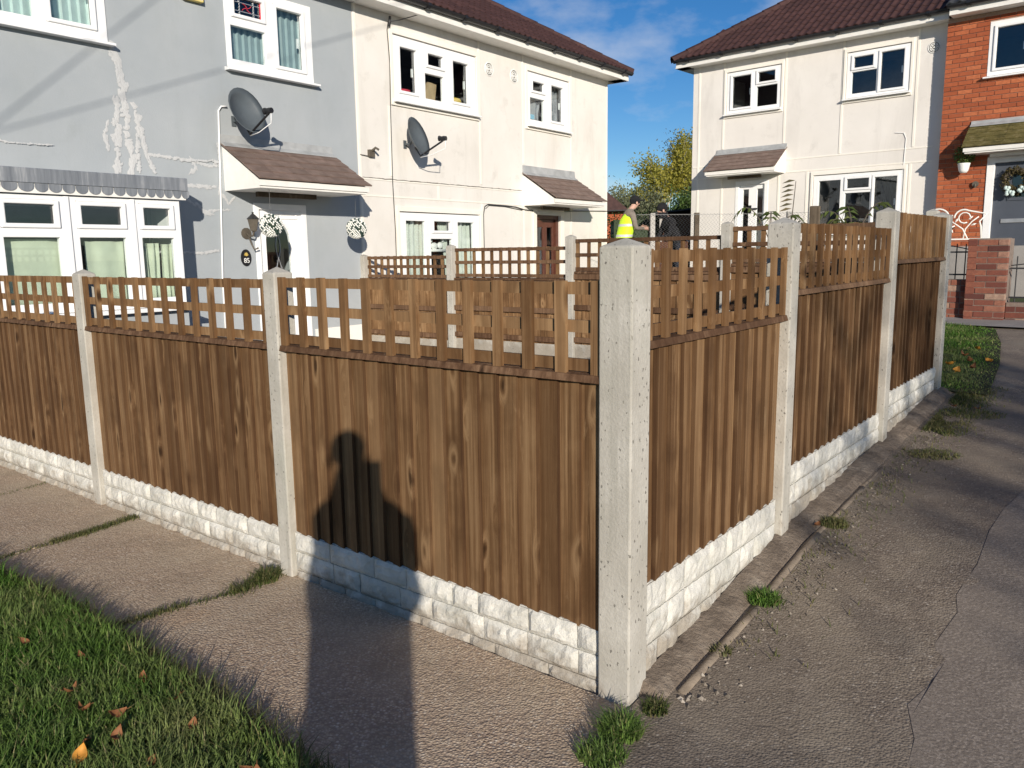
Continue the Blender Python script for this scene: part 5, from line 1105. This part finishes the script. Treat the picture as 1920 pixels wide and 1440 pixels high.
# ------------------------------------------------------------------ shed, far house, trees
t_ = thing('timber_shed', 'dark brown timber shed with sloping felt roof beside the white house', 'shed', (4.25, 19.6, .75), R(-8))
for k in range(13): MB().prism([(-.012, 0), (-.022, .0), (-.010, .13), (0, .13)], -.62, 1.75, 'x').obj('plank', 'shed_wood', t_, loc=(0, 0, .05+k*.125))
MB().box(-.62, 1.75, .0, 2.0, .0, 1.66).obj('shell', 'shed_wood', t_)
MB().add([(-.85, -.2, 1.66), (1.95, -.2, 1.93), (1.95, 2.2, 1.93), (-.85, 2.2, 1.66), (-.85, -.2, 1.70), (1.95, -.2, 1.97), (1.95, 2.2, 1.97), (-.85, 2.2, 1.70)], [(3, 2, 1, 0), (4, 5, 6, 7), (0, 1, 5, 4), (1, 2, 6, 5), (2, 3, 7, 6), (3, 0, 4, 7)]).obj('roof', 'felt_roof', t_)
MB().box(-.66, -.60, -.05, .0, 0, 1.64).obj('corner_post', 'plain_concrete', t_)
t2 = thing('paper_notice', 'small white notice fixed to the shed planks', 'notice', (3.965+.3, 19.48, 1.75), R(-8)); 
MB().box(-.05, .05, -.02, 0, 0, .12).obj('sheet', 'white_paint', t2); MB().box(-.04, .04, -.024, -.0205, .075, .09).obj('line', 'dark_metal', t2); MB().box(-.04, .04, -.024, -.0205, .03, .045).obj('line', 'dark_metal', t2)
t_ = thing('far_house', 'distant brick house with brown tiled roof beyond the bushes', 'house', (4.6, 42, .6), R(-10))
MB().box(-3.2, 1.2, 0, 6, 0, 3.0).obj('wall', 'brick_orange', t_); MB().prism([(-3.6, 3.0), (1.5, 3.0), (.2, 4.1), (-2.4, 4.1)], -.4, 6.4).obj('roof', 'roof_tile_brown', t_); w = MB().box(-.9, .3, -.03, .05, 1.2, 2.3).obj('window', 'upvc', t_); MB().box(-.8, .2, -.035, -.031, 1.3, 2.2).obj('pane', 'glass', w)
for k in range(6): MB().box(-3.62-.0, 1.52, -.47+.30*k*.0-.0, -.44, 2.96, 3.02).obj('gutter', 'black_plastic', t_) if k == 0 else None
def limb(ms, p, d, L, r, depth, tips, spread=.6, grav=0):
    pts = [Vector(p)]; dd = Vector(d).normalized(); n = 5
    for i in range(n):
        dd = (dd+Vector((random.gauss(0, .12), random.gauss(0, .12), random.gauss(0, .08)+.05-grav))).normalized(); pts.append(pts[-1]+dd*L/n)
    ms.tube(pts, [r*(1-.55*i/n) for i in range(n+1)], 6 if depth > 1 else 4, False)
    if depth == 0: tips += pts[1:]; return
    for k in range(random.randint(3, 4)):
        q = pts[random.randint(2, n)]; nd = (dd+Vector((random.gauss(0, spread), random.gauss(0, spread), random.gauss(0, spread*.6)))).normalized(); limb(ms, q, nd, L*random.uniform(.55, .75), r*.5, depth-1, tips, spread, grav)
    if depth == 1: tips += pts[2:]
def tree(label, loc, H_, r, leaf, nleaf, ls, spread=.6, clump=.35, trunk='bark', h0=.35, depth=3, name='tree', grav=0, per=1.0):
    t3 = thing(name, label, 'tree' if name != 'shrub' else 'shrub', loc); ms = MB(); tips = []
    tr = [Vector((0, 0, 0))]; 
    for i in range(6): tr.append(tr[-1]+Vector((random.gauss(0, .03)*H_*.3, random.gauss(0, .03)*H_*.3, H_*.62/6)))
    ms.tube(tr, [r*(1-.1*i) for i in range(7)], 8, False)
    for k in range(9):
        q = tr[random.randint(int(6*h0)+1, 6)]; a = k*2.4; limb(ms, q, (math.cos(a)*spread, math.sin(a)*spread, .75), H_*random.uniform(.25, .4), r*.45, depth-1, tips, spread*.75, grav)
    ms.obj('trunk', trunk, t3, smooth=True, fix=False)
    ml = MB(); 
    def fn():
        q = random.choice(tips); return (q.x+random.gauss(0, clump), q.y+random.gauss(0, clump), q.z+random.gauss(0, clump))
    leaf_cloud(ml, nleaf, fn, ls*.6, ls); tag(ml.obj('crown', leaf, t3, fix=False), kind='stuff'); return t3
random.seed(21)
tree('slim birch with yellow-green leaves behind the shed', (9.2, 48, .7), 5.6, .12, 'leaf_yellow', 11000, .115, .34, .26, 'birch_bark', .25)
tree('dark half-bare tree close against the white house corner', (12.3, 55, .8), 6.6, .2, 'leaf_dark', 11000, .10, .40, .34, 'bark', .2)
tree('dense green tree low behind the shed roof', (10.0, 45, .7), 3.3, .14, 'leaf_green', 8000, .11, .55, .36, h0=.05)
tree('grey-green bush with thin upright shoots behind the worker', (6.5, 44, .7), 3.5, .10, 'leaf_grey_green', 9000, .10, .62, .30, h0=.0, name='shrub')
tree('brownish bush between the grey-green bush and the birch', (8.6, 53, .7), 4.2, .10, 'leaf_dark', 8000, .11, .5, .32, h0=.05, name='shrub')
t3 = thing('hedge', 'dark green clipped hedge between the worker and the shed', 'hedge', (3.25, 20.8, .7))
MB().box(-.65, .55, -.35, .35, 0, 1.62).obj('core', 'leaf_hedge', t3); ml = MB(); leaf_cloud(ml, 3600, lambda: (random.uniform(-.8, .62), random.uniform(-.5, .5), random.uniform(0, 1.78)+.08*math.sin(random.random()*6)), .025, .045); tag(ml.obj('leaves', 'leaf_hedge', t3, fix=False), kind='stuff')
tag(MB().box(-.9, 2.0, 0, .04, 0, 1.05).obj('board_fence', 'shed_wood', loc=(2.4, 18.2, .7)), 'low dark board fence behind the two workers', 'fence')

# ------------------------------------------------------------------ people
def person(label, loc, rz, J_, mats, H_=1.75, extra=None, cap=None):
    """one continuous skinned body; J_ gives joint places, z up, facing +x"""
    t3 = thing('person', label, 'person', loc, rz)
    V = []; E = []; Rd = []; idx = {}
    def v(k, p, r): idx[k] = len(V); V.append(p); Rd.append(r if hasattr(r, '__len__') else (r, r)); return idx[k]
    for k, p, r, par in J_:
        v(k, p, r)
        if par: E.append((idx[par], idx[k]))
    me = bpy.data.meshes.new('body'); me.from_pydata(V, E, []); o = bpy.data.objects.new('body', me); COL.objects.link(o)
    o.modifiers.new('skin', 'SKIN'); sv = me.skin_vertices[0].data
    for i, r in enumerate(Rd): sv[i].radius = r
    sv[0].use_root = True
    o.modifiers.new('sub', 'SUBSURF').levels = 2; o.modifiers['sub'].render_levels = 2
    dg = bpy.context.evaluated_depsgraph_get(); m2 = bpy.data.meshes.new_from_object(o.evaluated_get(dg)); bpy.data.objects.remove(o)
    m2.materials.clear()
    for q in ('top', 'legs', 'shoes', 'skin'): m2.materials.append(MATS[mats[q]])
    hz = V[idx['pelvis']][2]; nk = V[idx['neck']]; hands = [Vector(V[idx[k]]) for k in idx if k.startswith('wrist')]
    fin = [Vector(V[idx[k]]) for k in idx if k[:3] in ('wri', 'fin', 'pal', 'thu')]
    for p in m2.polygons:
        p.use_smooth = True; c = p.center
        if any((c-f).length < .05 for f in fin): p.material_index = 3
        elif c.z > nk[2]+.02 and abs(c.x-nk[0]) < .35: p.material_index = 3
        elif c.z < .09: p.material_index = 2
        elif c.z < hz-.02 and not any((c-f).length < .2 for f in fin): p.material_index = 1
        else: p.material_index = 0
    put(m2, 'body', t3)
    return t3, idx, V
def joints(lean=0., crouch=0., la=None, ra=None, head=(0.02, 0), w=.19):
    """standing figure facing +x; lean bends the trunk forward"""
    z0 = .94-crouch; J_ = [('pelvis', (0, 0, z0), (.145, .12), None)]
    def tr(h): return (math.sin(lean)*h, 0, z0+math.cos(lean)*h)
    J_ += [('waist', tr(.18), (.145, .115), 'pelvis'), ('chest', tr(.36), (.165, .12), 'waist'), ('upper', tr(.48), (.13, .10), 'chest'), ('neck', tr(.57), .058, 'upper')]
    nx, _, nz_ = tr(.57)
    hy = head[1]; J_ += [('jaw', (nx+.03+head[0], hy*.6, nz_+.07), .064, 'neck'), ('brow', (nx+.035+head[0]*1.5, hy, nz_+.15), .08, 'jaw'), ('crown', (nx+.025+head[0]*1.5, hy, nz_+.235), .06, 'brow')]
    J_ += [('nose', (nx+.135+head[0]*1.3, hy, nz_+.115), .016, 'brow')]
    for s_, arm in ((1, la), (-1, ra)):
        k = 'L' if s_ > 0 else 'R'; sx, _, sz = tr(.465); sh = (sx, s_*w, sz)
        J_ += [('sho'+k, sh, .068, 'upper'), ('elb'+k, (sx+arm[0][0], s_*(w+.02)+arm[0][1], sz+arm[0][2]), .048, 'sho'+k), ('wrist'+k, (sx+arm[1][0], s_*w+arm[1][1], sz+arm[1][2]), .031, 'elb'+k)]
        e = Vector(J_[-2][1]); wv = Vector(J_[-1][1]); d = (wv-e).normalized(); sd_ = d.cross(Vector((0, 0, 1))).normalized(); upv = sd_.cross(d)
        J_.append(('palm'+k, tuple(wv+d*.06), (.038, .018), 'wrist'+k))
        for q in range(4):
            o_ = (q-1.5)*.021; b = wv+d*.085+upv*o_; l = (.075, .085, .08, .06)[q]; J_ += [('fin%d%sa' % (q, k), tuple(b), .010, 'palm'+k), ('fin%d%sb' % (q, k), tuple(b+d*l*.5-sd_*s_*-.012), .009, 'fin%d%sa' % (q, k)), ('fin%d%sc' % (q, k), tuple(b+d*l*.85+sd_*s_*.035), .0075, 'fin%d%sb' % (q, k))]
        J_ += [('thumb%sa' % k, tuple(wv+d*.045+upv*.035+sd_*s_*.012), .011, 'palm'+k), ('thumb%sb' % k, tuple(wv+d*.085+upv*.055+sd_*s_*.025), .009, 'thumb%sa' % k)]
        kb = .05+crouch*.7; J_ += [('hip'+k, (0, s_*.095, z0-.06), .098, 'pelvis'), ('knee'+k, (kb, s_*.11, (z0-.06)*.53), .064, 'hip'+k), ('ank'+k, (-.02, s_*.11, .085), .045, 'knee'+k), ('toe'+k, (.15, s_*.125, .035), .035, 'ank'+k)]
    return J_
def headwear(t3, V, idx, mat, kind='cap'):
    b = Vector(V[idx['brow']]); c = Vector(V[idx['crown']])
    mb = MB(); mb.ball(b+Vector((-.016, 0, .04)), .088 if kind == 'hair' else .108, 14, 10, (1.06, .92, .95))
    if kind == 'cap': mb.box(b.x+.06, b.x+.19, -.06, .06, b.z+.03, b.z+.045)
    if kind == 'hood': mb.tube([b+Vector((-.03, 0, -.17)), b+Vector((-.03, 0, -.05))], [.10, .10], 10)
    mb.obj({'cap': 'hat', 'hood': 'hood', 'hair': 'hair'}[kind], mat, t3, smooth=True)
def face(t3, V, idx):
    b = Vector(V[idx['brow']]); 
    for s_ in (-1, 1): MB().ball(b+Vector((.076, s_*.032, -.012)), .012, 8, 6).obj('eye', 'dark_metal', t3, smooth=True); MB().ball(b+Vector((-.005, s_*.088, -.02)), .028, 8, 6, (.8, .35, 1.2)).obj('ear', 'skin', t3, smooth=True)
    MB().ball(b+Vector((.075, 0, -.085)), .022, 8, 5, (.5, 1.1, .3)).obj('mouth', 'lips', t3, smooth=True)
bent = [(.05, .03, -.27), (.27, -.06, -.30)]
t3, idx, V = person('worker in a yellow hi-vis vest, brown jacket and dark cap', (2.36, 16.9, .92), R(12), joints(.24, .02, [(.03, .03, -.28), (.27, -.08, -.26)], [(.06, -.03, -.28), (.30, .08, -.28)], (.05, 0)), dict(top='jacket_brown', legs='trouser_grey', shoes='black_cloth', skin='skin'))
headwear(t3, V, idx, 'black_cloth'); face(t3, V, idx)
# vest: a tabard wrapped round the trunk, open at the sides of the arms
mb = MB(); ln = .24; n = 18; V2 = []; zs = [-.16, -.02, .12, .24, .36, .44, .50]
for h_ in zs:
    cx, cz = math.sin(ln)*h_, .92+math.cos(ln)*h_; rx, ry = (.165, .19) if h_ < .4 else ((.13, .15) if h_ < .47 else (.095, .12))
    for k in range(n): a = k*6.2832/n; V2.append((cx+rx*math.cos(a), ry*math.sin(a), cz))
mb.add(V2, [(j*n+k, j*n+(k+1) % n, (j+1)*n+(k+1) % n, (j+1)*n+k) for j in range(len(zs)-1) for k in range(n)])
vest = mb.obj('vest', 'hivis', t3, smooth=True)
for h_ in (.0, .22):
    mb = MB(); V2 = []
    for hh_ in (h_, h_+.05):
        cx, cz = math.sin(ln)*hh_, .92+math.cos(ln)*hh_
        for k in range(n): a = k*6.2832/n; V2.append((cx+.169*math.cos(a), .194*math.sin(a), cz))
    mb.add(V2, [(k, (k+1) % n, n+(k+1) % n, n+k) for k in range(n)]).obj('reflective_band', 'reflective', vest, smooth=True)
t3, idx, V = person('worker in dark hooded clothes bending beside the shed', (3.42, 16.6, .80), R(195), joints(.5, .03, [(.10, .03, -.26), (.33, -.04, -.33)], [(.08, -.03, -.27), (.30, .05, -.38)], (.05, 0)), dict(top='black_cloth', legs='navy_cloth', shoes='black_cloth', skin='skin'))
headwear(t3, V, idx, 'black_cloth', 'hood'); face(t3, V, idx)
# the photographer, standing behind the camera and casting the shadow on the fence
t3, idx, V = person('photographer in a long dark coat holding up a phone', (-.01, -.40, 0), R(90), joints(0.03, -.03, [(.13, .0, -.27), (.30, -.12, -.06)], [(.13, .0, -.26), (.30, .12, -.02)], (.03, 0.045), .175), dict(top='navy_cloth', legs='black_cloth', shoes='black_cloth', skin='skin'))
headwear(t3, V, idx, 'black_cloth', 'hair'); face(t3, V, idx)
mb = MB(); V2 = []; n = 18; zs = [(.52, .165, .17), (.75, .17, .18), (.98, .165, .215), (1.10, .16, .27), (1.22, .15, .24), (1.34, .14, .20), (1.44, .125, .165), (1.52, .11, .135), (1.60, .095, .105), (1.66, .085, .085)]
for z, a_, b_ in zs:
    for k in range(n): a = k*6.2832/n; V2.append((a_*math.cos(a), b_*math.sin(a), z))
mb.add(V2, [(j*n+k, j*n+(k+1) % n, (j+1)*n+(k+1) % n, (j+1)*n+k) for j in range(len(zs)-1) for k in range(n)]).obj('coat', 'navy_cloth', t3, smooth=True)
tag(MB().box(-.037, .037, -.009, 0, -.12, .04).obj('phone', 'black_plastic', loc=(0, -.012, 1.55)), 'black phone held up in front of the photographer', 'phone')

# ------------------------------------------------------------------ what stands behind the viewer: overhead cables and trees that dapple the lane
TS = -LIGHT
def wire(a, b, t0, r, label):
    """cable whose shadow crosses the grey wall"""
    pa, pb = FA.at(a[0], 0, a[1])+TS*t0, FA.at(b[0], 0, b[1])+TS*t0; d = pb-pa; P0, P1 = pa-d*.35, pb+d*2.5
    pts = [P0+(P1-P0)*k/14 for k in range(15)]
    tag(MB().tube(pts, r, 6).obj('overhead_cable', 'dark_metal'), label, 'cable'); return P0, P1
w1 = wire((3.4, 2.85), (5.35, 4.55), 8, .0075, 'overhead telephone cable crossing steeply above the lane')
w2 = wire((3.4, 2.78), (8.0, 4.55), 8, .007, 'overhead telephone cable crossing gently above the lane')
for P, lab in ((w1[0], 'timber utility pole on the far side of the lane'),):
    t3 = thing('utility_pole', lab, 'utility pole', (P.x, P.y, 0)); MB().tube([(0, 0, 0), (0, 0, P.z+.6)], [.14, .10], 10).obj('pole', 'old_wood', t3); MB().box(-.5, .5, -.05, .05, P.z-.1, P.z+.0).obj('crossarm', 'old_wood', t3)
random.seed(5)
def shade_tree(target, dist, H_, label, nleaf, seed, ls=.10):
    random.seed(seed); p = Vector(target)+TS*dist; q = tree(label, (p.x, p.y, -.1), H_, .2, 'leaf_dark', nleaf, ls, .65, .4, 'bark', .2, 3); return q
shade_tree((3.9, 4.2, .3), 19, 7.2, 'half-bare street tree across the lane, taller one', 2000, 8)
shade_tree((5.6, 6.5, .8), 22, 7.2, 'leafy street tree across the lane, furthest along', 1800, 14)
